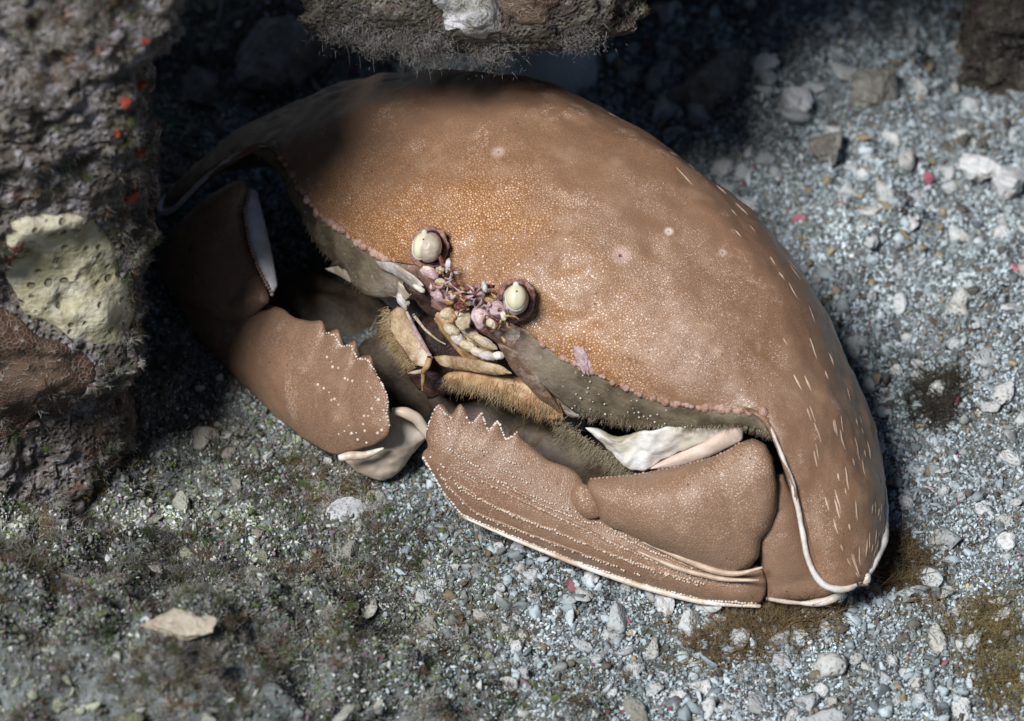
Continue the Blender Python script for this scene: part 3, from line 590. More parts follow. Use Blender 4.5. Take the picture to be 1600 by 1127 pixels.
# antenna plates and epistome pieces
for k, (px, py, f, r, an, m) in enumerate([(672, 426, .72, (.17, .10, .09), -.5, lilac), (688, 422, .75, (.07, .06, .06), 0, cream), (690, 462, .78, (.17, .11, .10), -.4, lilac), (703, 470, .8, (.09, .08, .08), 0, brown), (700, 490, .78, (.13, .10, .08), .3, cream),
      (752, 496, .86, (.15, .19, .10), .2, lilac), (768, 505, .86, (.10, .08, .08), -.5, cream), (777, 483, .84, (.17, .12, .09), -.5, lilac), (787, 493, .9, (.05, .08, .05), 0, ivory), (724, 497, .80, (.14, .19, .09), .15, cream), (706, 492, .76, (.06, .14, .06), .1, brown),
      (722, 478, .80, (.13, .09, .07), .2, maroon), (748, 462, .72, (.10, .07, .06), .1, lilac), (757, 448, .80, (.045, .10, .05), .2, bluish), (735, 470, .70, (.10, .08, .06), -.3, bluish), (765, 470, .74, (.10, .05, .05), -.3, brown), (688, 440, .70, (.10, .05, .05), -.2, cream), (700, 415, .70, (.05, .11, .05), -.2, bluish)]):
    fblob('antenna_plate', px, py, f, r, an, m, .2, k)
ftube('front_rim', [(685, 398), (695, 418), (702, 440), (715, 452), (735, 455), (752, 447), (772, 448)], .62, [.03, .05, .06, .05, .06, .05, .03], maroon)
ftube('front_rim', [(700, 440), (718, 456), (742, 458), (756, 446)], .70, [.008, .016, .016, .008], bluish)
ftube('antenna', [(703, 440), (706, 428), (701, 418)], .78, [.03, .025, .015], cream); ftube('antenna', [(712, 480), (722, 466), (740, 462), (752, 452)], .84, [.03, .03, .025, .012], maroon)
for k, (px, py, r, an, m) in enumerate([(706, 516, (.16, .10, .09), -.6, cream), (716, 530, (.15, .10, .09), -.7, bluish), (732, 541, (.16, .09, .09), -.4, cream), (748, 551, (.15, .08, .08), -.3, ivory), (764, 556, (.17, .08, .08), -.1, bluish), (779, 556, (.10, .07, .07), 0, ivory), (735, 520, (.22, .09, .08), -.6, cream), (758, 535, (.22, .08, .07), -.5, cream)]):
    fblob('mouth_plate', px, py, .72, r, an, m, .12, 20+k)
def upf(ctrl): return uplane([(x, y, atf(x, y, f)[2]) for x, y, f in ctrl])
cheek = plain('cheek', (.36, .30, .22), (.58, .54, .49), 2.2, .5, .5, .05, (.30, .22, .14))
fblob('epistome', 728, 528, .50, (.62, .26, .2), -.68, brown, .2, 31)
cheek2 = plain('cheek_lilac', (.24, .17, .13), (.46, .38, .35), 2.5, .5, .7, .06, (.52, .49, .48))
plate('cheek_plate', [(752, 500), (800, 503), (850, 530), (890, 590), (912, 650), (888, 652), (860, 614), (832, 576), (802, 549), (772, 529)], [(790, 520), (835, 556), (878, 620)], upf([(760, 505, .66), (830, 540, .44), (895, 645, .26), (800, 545, .62)]), .03, .1, cheek2, crab, 160, 10, .6, 2, .09, 21)
plate('cheek_plate', [(778, 534), (808, 552), (836, 582), (862, 620), (880, 652), (858, 640), (826, 606), (796, 570)], [(795, 552), (830, 590), (865, 635)], upf([(780, 540, .66), (830, 590, .60), (876, 650, .5), (820, 565, .60)]), .05, .12, plain('membrane', (.12, .075, .05), (.30, .21, .15), 2.5, .5, .6, .05, (.38, .32, .29)), crab, 160, 10, .6, 2, .09, 22)
plate('cheek_plate', [(662, 448), (645, 428), (618, 412), (588, 406), (594, 418), (622, 432), (648, 456)], [(645, 440), (618, 423), (600, 414)], upf([(660, 448, .74), (618, 415, .66), (590, 408, .52), (640, 445, .72)]), .045, .1, bluish, crab, 140, 8, .6, 2, .05, 23)
plate('cheek_plate', [(648, 458), (622, 438), (585, 428), (530, 415), (505, 420), (545, 440), (590, 455), (630, 475)], [(630, 460), (590, 443), (540, 428)], upf([(645, 462, .66), (590, 442, .48), (520, 420, .2), (620, 465, .6)]), .045, .1, cheek, crab, 160, 10, .6, 2, .06, 24)
fblob('cheek_knob', 655, 451, .78, (.12, .05, .06), -.5, ivory, .15, 4)
fblob('cheek_knob', 630, 470, .66, (.09, .15, .08), .5, bluish, .15, 5)
fblob('chest_shade', 690, 600, -.35, (1.5, .7, .5), -.5, flesh_and_shade, .2, 9)  # dark blobs added to blacken the shaded space below the mouth
fblob('chest_shade', 800, 690, -.4, (1.8, .8, .5), -.5, flesh_and_shade, .2, 10)
fblob('chest_shade', 905, 722, -.25, (1.1, .5, .4), -.4, flesh_and_shade, .2, 12)
fblob('chest_shade', 540, 520, -.7, (1.4, .8, .5), -.6, flesh_and_shade, .2, 11)
tp = [[], [], []]
for q in range(70):
    t_ = rng.random(); px = 668+t_*135+rng.normal()*9; py = 432+t_*72+rng.normal()*15; a_ = rng.uniform(0, 6.28); ln = rng.uniform(6, 20); f_ = rng.uniform(.74, .92)
    tp[q % 3].append(tube([atf(px, py, f_), atf(px+math.cos(a_)*ln*.5+rng.normal()*3, py+math.sin(a_)*ln*.5+rng.normal()*3, f_+.05), atf(px+math.cos(a_)*ln, py+math.sin(a_)*ln, f_)], [.012, rng.uniform(.012, .04), .006], 7, 2, 8))
for q, m in enumerate((maroon, lilac, brown)): V, F = join(tp[q]); tag(add('mouth_bristles', V, F, m, crab), kind='stuff')
amber2 = plain('limb_amber', (.26, .165, .085), (.52, .40, .26), 2.6, .45, .7, .06, (.58, .50, .40))
# mouth limbs
mx = uplane([(615, 487, 2.45), (665, 575, 1.95), (640, 500, 2.4), (610, 530, 2.1)])
lm, V, F = plate('mouth_limb', [(611, 486), (620, 478), (632, 482), (642, 503), (655, 530), (668, 552), (674, 562), (666, 575), (652, 572), (640, 562), (630, 545), (618, 532), (609, 515)], [(622, 495), (640, 530), (658, 560)], mx, .05, .08, amber2, crab, 160, 10, .6, 2, .03, 14)
ftube('mouth_limb_edge', [(634, 484), (646, 510), (660, 536), (672, 556)], .80, [.02, .035, .04, .03], lilac, lm)
ftube('mouth_limb_edge', [(646, 492), (664, 515), (684, 532), (696, 538)], [.74, .7, .66, .6], [.03, .025, .02, .01], cream, lm)
ftube('palp', [(672, 558), (668, 572), (660, 582)], [.9, .98, 1.02], [.05, .055, .04], brown, lm); ftube('palp', [(661, 580), (650, 582), (638, 583)], [1.02, 1.04, 1.04], [.04, .035, .01], cream, lm); ftube('palp', [(661, 582), (661, 595), (660, 610)], [1.02, 1.05, 1.05], [.04, .035, .012], brown, lm)
rm = plate('mouth_limb', [(674, 558), (690, 556), (715, 558), (745, 562), (780, 572), (800, 585), (770, 588), (735, 582), (705, 578), (684, 572)], [(690, 564), (730, 570), (775, 579)], upf([(676, 560, .9), (725, 566, .9), (785, 578, .8), (730, 580, .92)]), .06, .1, amber2, crab, 140, 8, .6, 2, .06, 25)[0]
fz, V, F = plate('mouth_limb_flap', [(692, 590), (700, 582), (730, 578), (770, 580), (810, 590), (845, 605), (872, 628), (880, 650), (868, 660), (835, 648), (800, 632), (770, 618), (735, 608), (705, 604)], [(715, 592), (780, 602), (850, 635)], uplane([(700, 590, 2.0), (870, 650, 2.05), (780, 580, 2.4), (780, 620, 2.05)]), .12, .15, brown, rm, 160, 10, .6, 2, .05, 15)
pts = np.array([(690, 592), (705, 604), (735, 608), (770, 620), (800, 634), (835, 650), (868, 662), (882, 655)]); BF = bvh(V, F)
R0 = []; n = 0
while len(R0) < 2600:
    k = rng.integers(0, len(V)); R0.append(V[k])
R0 = np.array(R0); Vh, Fh = strands(R0, FW*.7-ZW*.75+RT*.1+rng.normal(size=(len(R0), 3))*.35, rng.uniform(.06, .17, len(R0)), .005, .6)
tag(add('mouth_hair', Vh, Fh, fuzz_b, rm), kind='stuff')
q = resample(np.array([(609, 486), (605, 505), (609, 525), (622, 542), (634, 560), (645, 572)], float), 700)+rng.normal(size=(700, 2))*4
R0 = np.array([at(a_, b__, mx(a_, b__)) for a_, b__ in q]); Vh, Fh = strands(R0, -RT*.8-ZW*.5+FW*.3+rng.normal(size=(700, 3))*.5, rng.uniform(.06, .2, 700), .005, .5); tag(add('mouth_hair', Vh, Fh, fuzz_b, lm), kind='stuff')
# a flake of crust stuck on the shell by the eye and a small lilac one by the margin
flk = plain('flake', (.36, .24, .26), (.56, .44, .46), 5, .5, .5, .04)
for (px, py, r, an) in ((910, 563, (.10, .27, .035), -.45),):
    P, n_ = hit(BC, px, py); V, F = blob_mesh(P+n_*.01, r, frame(n_, RT)@rot((0, 0, 1), -an), .35, px % 9, I3, 2.2)
    add('shell_flake', V, F, flk if px > 700 else plain('grey_flake', (.15, .09, .06), (.26, .18, .14), 5), crab)

# ------------------------------------------------------------------ gravel
def chunk(seed, sub=I2, flat=(1, .8, .65), amp=.25, cuts=5):
    r_ = np.random.default_rng(seed); V, F = sub; V = V*(1+amp*fbm(V*1.2+seed, 3, seed)[:, None])*np.array(flat)
    for _ in range(cuts):
        n = r_.normal(size=3); n /= np.linalg.norm(n); d = r_.uniform(.45, .7); s = V@n-d; V = V-n*np.maximum(s, 0)[:, None]*.92
    return V, F
gmi, nt, b = mat('gravel', .7, .25); v = coord(nt)
gc = attr(nt, 'col', 'GEOMETRY', 'Color'); n5 = nz(nt, v, 6.0, 5)
gc = mix(nt, mr(nt, n5, .45, .7, 0, .45), gc, (.16, .14, .11), 'MIX'); nt.links.new(gc, b.inputs['Base Color']); bump(nt, b, nz(nt, v, 14, 4), .5, .04)
def scatter(name, P, R, C, VI, coll, m, rotv=None):
    me = make_mesh(name, P, np.zeros((0, 3), int), m, False)
    k = len(P)
    a = me.attributes.new('rad', 'FLOAT_VECTOR', 'POINT'); a.data.foreach_set('vector', np.repeat(R[:, None]*S, 3, 1).astype(np.float32).ravel())
    a = me.attributes.new('rotv', 'FLOAT_VECTOR', 'POINT'); a.data.foreach_set('vector', (rng.uniform(0, 6.28, (k, 3)) if rotv is None else rotv).astype(np.float32).ravel())
    a = me.attributes.new('vi', 'INT', 'POINT'); a.data.foreach_set('value', VI.astype(np.int32))
    a = me.attributes.new('col', 'FLOAT_COLOR', 'POINT'); a.data.foreach_set('color', np.c_[C, np.ones(k)].astype(np.float32).ravel())
    ob = bpy.data.objects.new(name, me); COL.objects.link(ob)
    ng = bpy.data.node_groups.new(name+'_nodes', 'GeometryNodeTree')
    ng.interface.new_socket('Geometry', in_out='INPUT', socket_type='NodeSocketGeometry'); ng.interface.new_socket('Geometry', in_out='OUTPUT', socket_type='NodeSocketGeometry')
    gi = ng.nodes.new('NodeGroupInput'); go = ng.nodes.new('NodeGroupOutput'); ci = ng.nodes.new('GeometryNodeCollectionInfo'); ip_ = ng.nodes.new('GeometryNodeInstanceOnPoints')
    ci.inputs['Collection'].default_value = coll; ci.inputs['Separate Children'].default_value = True; ci.inputs['Reset Children'].default_value = True
    ip_.inputs['Pick Instance'].default_value = True
    def na(nm, t): x = ng.nodes.new('GeometryNodeInputNamedAttribute'); x.data_type = t; x.inputs[0].default_value = nm; return x.outputs[0]
    l = ng.links.new; l(gi.outputs[0], ip_.inputs['Points']); l(ci.outputs[0], ip_.inputs['Instance']); l(na('vi', 'INT'), ip_.inputs['Instance Index'])
    l(na('rotv', 'FLOAT_VECTOR'), ip_.inputs['Rotation']); l(na('rad', 'FLOAT_VECTOR'), ip_.inputs['Scale']); l(ip_.outputs[0], go.inputs[0])
    md = ob.modifiers.new('scatter', 'NODES'); md.node_group = ng
    return tag(ob, kind='stuff')
def variants(name, meshes, m):
    c = bpy.data.collections.new(name)
    for k, (V, F) in enumerate(meshes):
        me = make_mesh(name+'_shape', V*100, F, m); c.objects.link(bpy.data.objects.new('%s_shape_%02d' % (name, k), me))
    return c
def grains(name, P, R, C, m):
    """all the uncountable grit as one mesh: a few broken shapes, turned, scaled and coloured one by one"""
    VV, FF, CL, o = [], [], [], 0
    big = R > .078
    for shapes, idx in (([chunk(100+k, I1, [(1, .8, .6), (1, .9, .7), (1.6, .55, .45), (1.2, .95, .35), (1.1, 1, .8)][k % 5], .45, 4+k % 3) for k in range(15)], np.where(big)[0]), ([chunk(140+k, I0, [(1, .8, .6), (1.6, .6, .45), (1.2, 1, .4)][k % 3], .5, 2) for k in range(12)], np.where(~big)[0])):
        vi = rng.integers(0, len(shapes), len(idx))
        for q, (V, F) in enumerate(shapes):
            ii = idx[vi == q]; n_ = len(ii)
            if not n_: continue
            Q = rng.normal(size=(n_, 4)); Q /= np.linalg.norm(Q, axis=1)[:, None]; w_, x, y, z = Q.T
            M = np.stack([1-2*(y*y+z*z), 2*(x*y-z*w_), 2*(x*z+y*w_), 2*(x*y+z*w_), 1-2*(x*x+z*z), 2*(y*z-x*w_), 2*(x*z-y*w_), 2*(y*z+x*w_), 1-2*(x*x+y*y)], -1).reshape(-1, 3, 3)
            v = np.einsum('nij,vj->nvi', M, V)*R[ii][:, None, None]+P[ii][:, None]
            VV.append(v.reshape(-1, 3)); FF.append((F[None]+(np.arange(n_)*len(V))[:, None, None]).reshape(-1, 3)+o); CL.append(np.repeat(C[ii], len(V), 0)); o += n_*len(V)
    me = make_mesh(name, np.vstack(VV), np.vstack(FF), m, False); CL = np.vstack(CL)
    a = me.attributes.new('col', 'FLOAT_COLOR', 'POINT'); a.data.foreach_set('color', np.c_[CL, np.ones(len(CL))].astype(np.float32).ravel())
    ob = bpy.data.objects.new(name, me); COL.objects.link(ob); return tag(ob, kind='stuff')
def palette(n, t, P):
    """pale blue-grey coral grit, duller and greener where turf grows"""
    u = rng.random(n)[:, None]; base = np.array([.285, .343, .372])*(.5+1.3*rng.random((n, 1))**1.2)
    base = np.where(u < .15, np.array([.56, .64, .69]), base); base = np.where((u > .15) & (u < .2), np.array([.30, .25, .17])*(.6+.7*rng.random((n, 1))), base)
    base = np.where((u > .2) & (u < .30), np.array([.10, .095, .085]), base); base = np.where((u > .30) & (u < .306), np.array([.28, .07, .12]), base)
    tf = np.array([.125, .135, .105])*(.3+1.3*rng.random((n, 1)))*np.exp(1.15*fbm(P*1.0+70, 4, 93))[:, None]; w_ = rng.random(n)[:, None]
    tf = np.where(w_ < .10, np.array([.52, .54, .53]), tf); tf = np.where((w_ > .10) & (w_ < .17), np.array([.10, .15, .05]), tf); tf = np.where((w_ > .16) & (w_ < .24), np.array([.19, .14, .17]), tf); tf = np.where((w_ > .24) & (w_ < .4), np.array([.22, .25, .25]), tf)
    s = (rng.random(n) < t)[:, None]; return np.where(s, tf, base).clip(.01, .75)
n = 118000; X = rng.uniform(-12.5, 13.5, n); Y = rng.uniform(-12, 14.5, n); P = np.stack([X, Y, np.zeros(n)], -1); T = turfness(P)
R = np.exp(rng.normal(-3.22, .46, n)).clip(.018, .14)*(1-.22*T)
clump = fbm(P*.8+20, 3, 77); R = R*(1+.25*clump)
P[:, 2] = ground(X, Y)+R*rng.uniform(-.2, .75, n)
Cc = palette(n, T, P); dark = np.clip((fbm(P*.7+50, 4, 91)-.35)*2.2, 0, 1)[:, None]; Cc = Cc*(1-.6*dark)+dark*.6*np.array([.10, .08, .05])
pq = proj(P); fL = P@LW; fF = P@FW
keep = (pq[:, 0] > -130) & (pq[:, 0] < 1730) & (pq[:, 1] > -60) & (pq[:, 1] < 1190) & ~(np.sqrt((fL/5.2)**2+((fF+1.9)/2.6)**2) < 1) & ~((P[:, 0] < -7) & (np.abs(P[:, 1]) < 1.3))
grains('gravel', P[keep], R[keep], Cc[keep], gmi)

# the finest grit between the grains
grm, nt, b = mat('grit', .8, .2); nt.links.new(attr(nt, 'col', 'INSTANCER', 'Color'), b.inputs['Base Color'])
gritc = bpy.data.collections.new('grit')
for k in range(10):
    V, F = chunk(180+k, I1, [(1, .8, .6), (1.5, .6, .45), (1.2, 1, .4), (1, .9, .9)][k % 4], .5, 3); gritc.objects.link(bpy.data.objects.new('grit_shape_%02d' % k, make_mesh('grit_shape', V*100, F, grm, False)))
n = 240000; X = rng.uniform(-11, 12, n); Y = rng.uniform(-10.5, 13, n); P = np.stack([X, Y, np.zeros(n)], -1); q = proj(P)
k = (q[:, 0] > -60) & (q[:, 0] < 1660) & (q[:, 1] > -40) & (q[:, 1] < 1170) & ~(np.sqrt(((P@LW)/5.2)**2+((P@FW+1.9)/2.6)**2) < 1); P = P[k]; n = len(P)
R = np.exp(rng.normal(-3.6, .3, n)).clip(.014, .05); P[:, 2] = ground(P[:, 0], P[:, 1])+R*rng.uniform(-.1, 1.0, n); T = turfness(P)
scatter('grit', P, R, palette(n, T, P)*np.exp(.35*fbm(P*1.1+11, 3, 97))[:, None], rng.integers(0, 10, n), gritc, grm)

# larger pieces one can pick out
from math import pi
def inside(poly, x, y):
    c = False; j = len(poly)-1
    for i in range(len(poly)):
        if (poly[i][1] > y) != (poly[j][1] > y) and x < (poly[j][0]-poly[i][0])*(y-poly[i][1])/(poly[j][1]-poly[i][1])+poly[i][0]: c = not c
        j = i
    return c
crab_out = [(215, 300), (310, 235), (450, 160), (600, 115), (750, 105), (900, 145), (1050, 230), (1190, 345), (1295, 490), (1360, 650), (1390, 780), (1385, 870), (1330, 930), (1190, 955), (900, 890), (700, 810), (600, 765), (520, 720), (390, 620), (260, 470), (240, 380)]
def pebble_mat(name, cols):
    m, nt, b = mat(name, .7, .25); rnd = N(nt, 'ObjectInfo').outputs['Random']; cr = N(nt, 'ValToRGB', {0: rnd}); el = cr.color_ramp.elements
    for k, c in enumerate(cols):
        e = el[k] if k < 2 else el.new(k/(len(cols)-1)); e.position = k/(len(cols)-1); e.color = (*c, 1)
    v = coord(nt); c = mix(nt, mr(nt, nz(nt, v, 5, 5, .7), .48, .68, 0, .5), cr.outputs[0], (.17, .15, .11)); nt.links.new(c, b.inputs['Base Color']); bump(nt, b, mth(nt, 'ADD', nz(nt, v, 7, 4), mr(nt, vor(nt, v, 14), 0, .5)), .6, .05)
    return m
pm_w = pebble_mat('coral_pebble', [(.34, .36, .37), (.52, .56, .58), (.44, .45, .43), (.64, .67, .68), (.38, .41, .43)]); pm_t = pebble_mat('turf_pebble', [(.16, .16, .13), (.30, .30, .27), (.20, .17, .15), (.44, .45, .42), (.14, .16, .09)])
pmeshes = {}
for nm, m in (('coral_pebble', pm_w), ('turf_pebble', pm_t)):
    pmeshes[nm] = [make_mesh(nm, V*.2, F, m) for V, F in [chunk(300+k, I2, [(1, .8, .65), (1, .9, .75), (1.6, .55, .5), (1.15, .9, .35), (1, .95, .85)][k % 5], .5, 3+k % 3) for k in range(9)]]
cnt = {'coral_pebble': 0, 'turf_pebble': 0}; placed = []
tries = 0
while sum(cnt.values()) < 330 and tries < 6000:
    tries += 1; px = rng.uniform(-10, 1610); py = rng.uniform(5, 1135)
    if inside(crab_out, px, py) or (px < 260 and py < 700) or (480 < px < 960 and py < 120): continue
    p = at(px, py, 0.1); z = float(ground(np.array([p[0]]), np.array([p[1]]))[0]); p = at(px, py, z)
    r = float(np.exp(rng.normal(-2.1, .3)).clip(.085, .22))*(1.3 if px > 900 else 1)
    if any((p[0]-a_[0])**2+(p[1]-a_[1])**2 < (r+a_[2])**2*.8 for a_ in placed): continue
    t = float(turfness(np.array([p]))[0]); nm = 'turf_pebble' if rng.random() < t else 'coral_pebble'
    if nm == 'coral_pebble' and cnt[nm] >= 215 or nm == 'turf_pebble' and cnt[nm] >= 90: continue
    cnt[nm] += 1; placed.append((p[0], p[1], r))
    o = bpy.data.objects.new(nm, pmeshes[nm][int(rng.integers(0, 9))]); COL.objects.link(o)
    o.location = Vector((p+ZW*(r*.22))*S); o.scale = (r/.2,)*3; o.rotation_euler = rng.uniform(-.5, .5, 3)+np.array([0, 0, rng.uniform(0, 6.28)])
    if nm == 'coral_pebble': 
        if py < 330: lab = 'pale coral pebble on the dim gravel between crab shell and dark hollow'
        elif px > 1230 and py < 800: lab = 'pale coral pebble on the bright gravel beside the crab flank'
        elif px > 1230: lab = 'pale coral pebble on the gravel around the wing tip'
        else: lab = 'pale coral pebble on the gravel below the granule edged claw'
        tag(o, lab, 'pebble', lab.replace('pale coral pebble', 'pale coral pebbles'))
    else: 
        lab = 'dull stone bit in the algae turf below the pale claw finger' if px > 420 else 'dull stone bit in the algae turf below the tall reef rock'
        tag(o, lab, 'pebble', lab.replace('stone bit', 'stone bits'))

# distinct shells and fragments
def gzv(Q):                    # points of the seabed on many sight lines
    Q = np.asarray(Q, float); r = DV+RT*((Q[:, :1]-800)/FOC)-UPV*((Q[:, 1:]-563.5)/FOC); z = np.full(len(Q), .1)
    for _ in range(5):
        p = CAM+r*((z-CAM[2])/r[:, 2])[:, None]; z = ground(p[:, 0], p[:, 1])
    return p
def gz(px, py): return gzv([(px, py)])[0]
shm = plain('shell_white', (.46, .50, .54), (.60, .63, .66), 1.2, .5, .15, .02); shm2 = plain('shell_blue', (.40, .42, .45), (.58, .60, .64), 2.5, .55, .3, .03, (.30, .28, .24))
def scallop(name, P, r, fr_, m, label, seed, ribs=26, depth=.35):
    a = np.linspace(0, 2*pi, 96, endpoint=False); rr = np.linspace(0, 1, 18); V = []
    for t in rr:
        k = r*t*(1+.06*np.cos(a)+.012*np.cos(a*ribs)*t); V.append(np.stack([k*np.cos(a), k*np.sin(a)*.85+r*.25*(1-t), depth*r*(1-t**2)+.010*r*np.cos(a*ribs)*t], -1))
    top = np.vstack(V); bot = top-np.array([0, 0, .05*r]); V = np.vstack([top, bot]); F = grid_faces(18, 96, False, True); F2_ = F[:, ::-1]+len(top)
    k = 17*96; rimf = np.array([(k+j, k+(j+1) % 96, k+(j+1) % 96+len(top), k+j+len(top)) for j in range(96)])
    V = V@fr_.T+P; V = V+.012*r*fbm(V*3, 3, seed)[:, None]
    return tag(add(name, V, np.vstack([F, F2_, rimf]), m, None, P), label, 'shell')
P = gz(855, 120); scallop('clam_shell', P+ZW*.35, .95, frame((.25, -.75, .6), (1, -.5, -.3)), shm, 'large smooth bluish white clam shell lying just behind the crab', 1)
P = gz(540, 805); scallop('clam_shell', P+ZW*.0, .37, frame((.05, -.35, .9), (1, .3, 0)), shm2, 'small white shell disc lying below the claw tips', 2, 18, .2)
def frag(name, px, py, r, flat, m, label, cat, seed, sub=I4, rz=0, cuts=6, amp=.35, sink=.3):
    P = gz(px, py); V, F = chunk(seed, sub, flat, amp, cuts); V = V*(1+.06*fbm(V*4, 4, seed)[:, None]); V = V@rot((0, 0, 1), rz).T*r; V[:, 2] -= V[:, 2].min()+r*sink
    return tag(add(name, V+P, F, m, None, P), label, cat)
stm = plain('white_stone', (.50, .52, .54), (.66, .67, .68), 2.5, .6, .5, .05, (.36, .34, .31)); crm = plain('rubble', (.20, .19, .17), (.40, .40, .37), 2.5, .8, 1.0, .15, (.11, .10, .085)); tnm = plain('tan_stone', (.34, .30, .24), (.52, .47, .39), 2.5, .7, .7, .08, (.2, .16, .11))
frag('broken_coral', 1572, 300, .40, (1, .7, .75), stm, 'white split coral fragment at the edge of the dark hollow', 'coral fragment', 501, rz=.7)
frag('broken_coral', 1525, 268, .34, (1.1, .7, .6), stm, 'flat white coral fragment leaning beside the split one', 'coral fragment', 502, rz=-.3)
frag('broken_coral', 1190, 108, .30, (1.1, .8, .6), stm, 'pointed white coral fragment far behind the crab shell', 'coral fragment', 503, rz=.4)
frag('broken_coral', 1240, 165, .34, (1, .8, .7), stm, 'rounded white coral fragment behind the crab near the pointed one', 'coral fragment', 504, rz=1.4)
frag('rubble_chunk', 445, 118, .85, (1.1, .8, .7), crm, 'knobbly pale rubble chunk in shade between the ledge and the tall rock', 'rubble', 505, rz=.3)
frag('rubble_chunk', 310, 150, .45, (1, .8, .7), crm, 'small dim rubble piece beside the tall reef rock', 'rubble', 506, rz=1.3)
frag('rubble_chunk', 1110, 150, .75, (1.2, .8, .6), crm, 'broad pitted rubble chunk behind the clam shell', 'rubble', 507, rz=.8)
frag('rubble_chunk', 1370, 165, .55, (1, .8, .8), crm, 'dark rounded rubble chunk standing before the dark hollow', 'rubble', 508, rz=.2)
frag('rubble_chunk', 1290, 250, .40, (1, .9, .8), crm, 'grey rubble lump on the gravel near the dark hollow', 'rubble', 509, rz=2.2)
frag('tan_fragment', 282, 988, .42, (1.6, .6, .5), tnm, 'long tan coral fragment lying in the algae turf', 'coral fragment', 510, rz=-.3)
frag('tan_fragment', 1040, 948, .26, (1, .6, .5), stm, 'smooth white oval pebble just below the lower claw edge', 'pebble', 511, rz=1.9, cuts=2)
frag('tan_fragment', 925, 905, .22, (1, .6, .5), stm, 'white angular coral bit below the middle of the claw edge', 'coral fragment', 512, rz=.9)
pkm = plain('pink_bit', (.30, .06, .10), (.46, .20, .26), 4, .6, .4, .04)
frag('pink_fragment', 1450, 285, .16, (.7, 1.6, .6), pkm, 'pink coralline sliver standing in the gravel', 'coral fragment', 520, I3)
frag('pink_fragment', 1247, 343, .13, (1.3, .7, .6), pkm, 'dark red crumb on gravel close to the crab shell', 'coral fragment', 521, I3)
frag('pink_fragment', 1585, 420, .13, (1, .8, .6), pkm, 'pink crumb on bright gravel away from the crab', 'coral fragment', 522, I3)

# ------------------------------------------------------------------ algae turf
tmm, nt, b = mat('turf', .85, .1); tcx = attr(nt, 'col', 'INSTANCER', 'Color'); nt.links.new(tcx, b.inputs['Base Color'])
def tuft(seed, nb, spread, thick, branch=True):
    r_ = np.random.default_rng(seed); ro = r_.normal(size=(nb, 3))*[.22, .22, .04]; di = np.c_[r_.normal(size=(nb, 2))*spread, np.ones(nb)]; ln = r_.uniform(.5, 1.0, nb)
    V, F = strands(ro, di, ln, thick, .7)
    if branch:
        dn = di/np.linalg.norm(di, axis=1)[:, None]; k = r_.integers(0, nb, nb*2); t = r_.uniform(.35, .9, nb*2)[:, None]
        V2_, F2_ = strands(ro[k]+dn[k]*ln[k][:, None]*t, dn[k]+r_.normal(size=(nb*2, 3))*.8, ln[k]*.38, thick*.7, .6); F2_ = F2_+len(V); V = np.vstack([V, V2_]); F = np.vstack([F, F2_])
    return V, F
tcoll = variants('tuft', [tuft(600+k, 16, .55, .038) for k in range(6)]+[tuft(620+k, 7, .9, .05, False) for k in range(4)], tmm)
def orient(nn):
    """euler angles that turn +z to each normal, with a random spin"""
    nn = nn/np.linalg.norm(nn, axis=1)[:, None]; e = []
    for q in nn:
        e.append((Vector(q).to_track_quat('Z', 'Y') @ __import__('mathutils').Quaternion((0, 0, 1), random.uniform(0, 6.28))).to_euler()[:])
    return np.array(e)
def turf_cols(n, greens=.1):
    c = np.array([.30, .29, .27])*(.25+1.2*rng.random((n, 1))); u = rng.random((n, 1)); c = np.where(u < greens, np.array([.11, .16, .06]), c); c = np.where((u > greens) & (u < greens+.3), np.array([.17, .125, .075]), c); c = np.where(u > .88, np.array([.46, .45, .43]), c); return c
def rock_turf(name, V, F, n, seed, size=(.14, .36), dens=.0):
    Fq = np.array([f for f in F if len(f) == 4]); a = V[Fq[:, 0]]; nn = np.cross(V[Fq[:, 1]]-a, V[Fq[:, 3]]-a); ar = np.linalg.norm(nn, axis=1); c = V[Fq].mean(1); nn = nn/ar[:, None]
    ctr = V.mean(0); 
    q = proj(c); vis = (q[:, 0] > -80) & (q[:, 0] < 1680) & (q[:, 1] > -80) & (q[:, 1] < 1200)
    wgt = ar*vis*np.clip(.35+fbm(c*.9, 3, seed)*1.1, .02, 1.3); k = rng.choice(len(Fq), n, p=wgt/wgt.sum())
    return c[k], nn[k]
Ps, Ns = [], []
for V, F, n, sd in ((V1, F1, 9000, 5), (V2, F2, 6500, 6), (V3, F3, 700, 7)):
    p, nn = rock_turf('', V, F, n, sd); Ps.append(p); Ns.append(nn)
sz = [9500, 7500, 700]
# outward check per rock
axis = [np.array([CC[:, 0].mean(), -.1, 0]), None, c3]
Ns[0] = np.where(((Ps[0]-np.array([CC[:, 0].mean(), -.1, 5]))*[1, 1, 0]*Ns[0]).sum(1)[:, None] < 0, -Ns[0], Ns[0])
Cs = smooth_line(resample(C2, 300), 6); kk_ = np.argmin(((Ps[1][:, None]-Cs[None, ::6])**2).sum(-1), 1); Ns[1] = np.where(((Ps[1]-Cs[::6][kk_])*Ns[1]).sum(1)[:, None] < 0, -Ns[1], Ns[1])
Ns[2] = np.where(((Ps[2]-c3)*Ns[2]).sum(1)[:, None] < 0, -Ns[2], Ns[2])
Pt = np.vstack(Ps); Nt = np.vstack(Ns); n = len(Pt)
scatter('rock_turf', Pt-Nt*.02, np.where(np.arange(n) < 9000, rng.uniform(.04, .17, n), rng.uniform(.03, .10, n)), turf_cols(n)*np.where(np.arange(n) < 9000, 1, .75)[:, None], rng.integers(0, 10, n), tcoll, tmm, orient(Nt+rng.normal(size=(n, 3))*.25-ZW*.15))
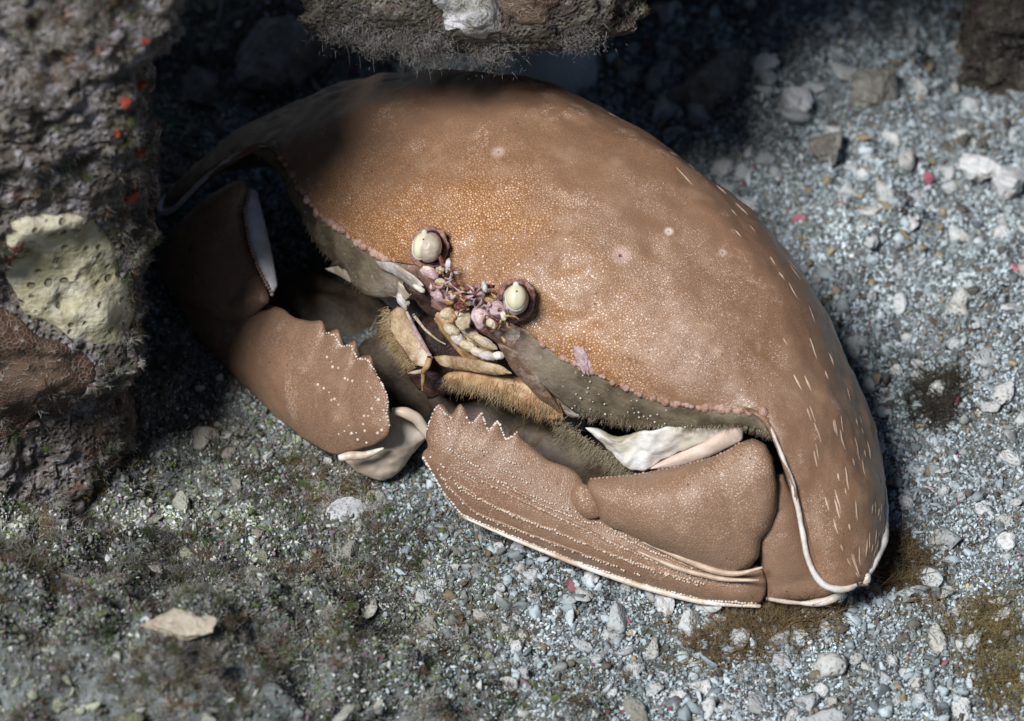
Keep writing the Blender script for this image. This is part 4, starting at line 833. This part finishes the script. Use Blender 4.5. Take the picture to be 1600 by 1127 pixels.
n = 70000; X = rng.uniform(-12, 12, n); Y = rng.uniform(-12, 3, n); P = np.stack([X, Y, ground(X, Y)], -1); T = turfness(P); k = rng.random(n) < T*np.clip(.35+1.1*fbm(P*.8, 3, 81), .03, 1)*.8+.02; P = P[k]; n = len(P)
scatter('ground_turf', P, rng.uniform(.06, .25, n), turf_cols(n, .14)*.8*np.exp(.8*fbm(P*1.1+30, 3, 95))[:, None], rng.integers(0, 10, n), tcoll, tmm, orient(ZW+rng.normal(size=(n, 3))*.45))
hang_m = plain('hanging_algae', (.10, .09, .08), (.26, .25, .24), 3, .85, .1, .02)
# brown algae wisps, and brown and dark strand clumps in the gravel
for lab, spots_, col_ in (('brown filament algae mat caught under the wing tip', [(1180, 985, 60, 30, 260), (1250, 965, 60, 25, 220), (1120, 1010, 70, 30, 160)], (.20, .145, .075)), ('brown strand clump in the gravel beside the wing tip', [(1420, 900, 45, 40, 230), (1400, 860, 30, 25, 80)], (.13, .09, .045)), ('olive brown algae strands spread over the gravel far from the claws', [(1545, 990, 60, 60, 260), (1570, 1070, 45, 40, 140)], (.20, .16, .07)), ('dark strand clump in the gravel beside the crab flank', [(1465, 625, 38, 45, 300)], (.045, .04, .03))):
    am = plain('algae', tuple(c*.6 for c in col_), tuple(c*1.3 for c in col_), 3, .8, .1, .02)
    R0 = []
    for (px, py, sx, sy, k) in spots_:
        q = np.c_[rng.normal(px, sx*.55, k), rng.normal(py, sy*.55, k)]; R0 += list(gzv(q)+ZW*.05)
    R0 = np.array(R0); n = len(R0); R0 = np.repeat(R0, 4, 0); n = len(R0)
    V, F = strands(R0, rng.normal(size=(n, 3))*[1, 1, .5]+ZW*.45, rng.uniform(.15, .5, n), .010, 1.2, 4)
    tag(add('algae_clump', V, F, am, None, R0.mean(0)*[1, 1, 1]), lab, 'algae', 'algae clumps on the gravel')
for (px, py, k, lg) in ((664, 84, 1000, .19), (592, 84, 500, .12), (770, 74, 400, .11), (905, 52, 340, .10), (530, 70, 340, .11)):
    P, n_ = hit(B2, px, py)
    if P is None: P, n_ = hit(B2, px, py-30)
    if P is None: continue
    R0 = P+rng.normal(size=(k, 3))*[.20, .06, .14]-UPV*(rng.random((k, 1))*lg*1.2); ln = rng.uniform(.05, lg, k)
    V, F = strands(R0, rng.normal(size=(k, 3))*.8-ZW*.3-UPV*.2, ln, .008, 1.6, 4)
    V2_, F2_ = strands(R0-ZW*(ln*.6)[:, None]+rng.normal(size=(k, 3))*.07, rng.normal(size=(k, 3))-ZW*.4, ln*.5, .007, 1.2, 3)
    tag(add('hanging_algae', np.vstack([V, V2_]), np.vstack([F, F2_+len(V)]), hang_m, None, P), 'dusty grey algae tuft hanging from the overhanging ledge over the shell', 'algae', 'algae tufts hanging from the ledge')
V, F = tube([gz(332, 92)+ZW*.3, gz(342, 75)+ZW*.6, gz(348, 50)+ZW*.7, gz(346, 28)+ZW*.5], [.02, .03, .03, .015], 8, 3)
tag(add('worm_tube', V, F, crm, None, gz(332, 92)), 'thin pale curved worm tube in the shade by the tall rock', 'worm tube')
for o in scn.objects:
    if '_b' in o: del o['_b']
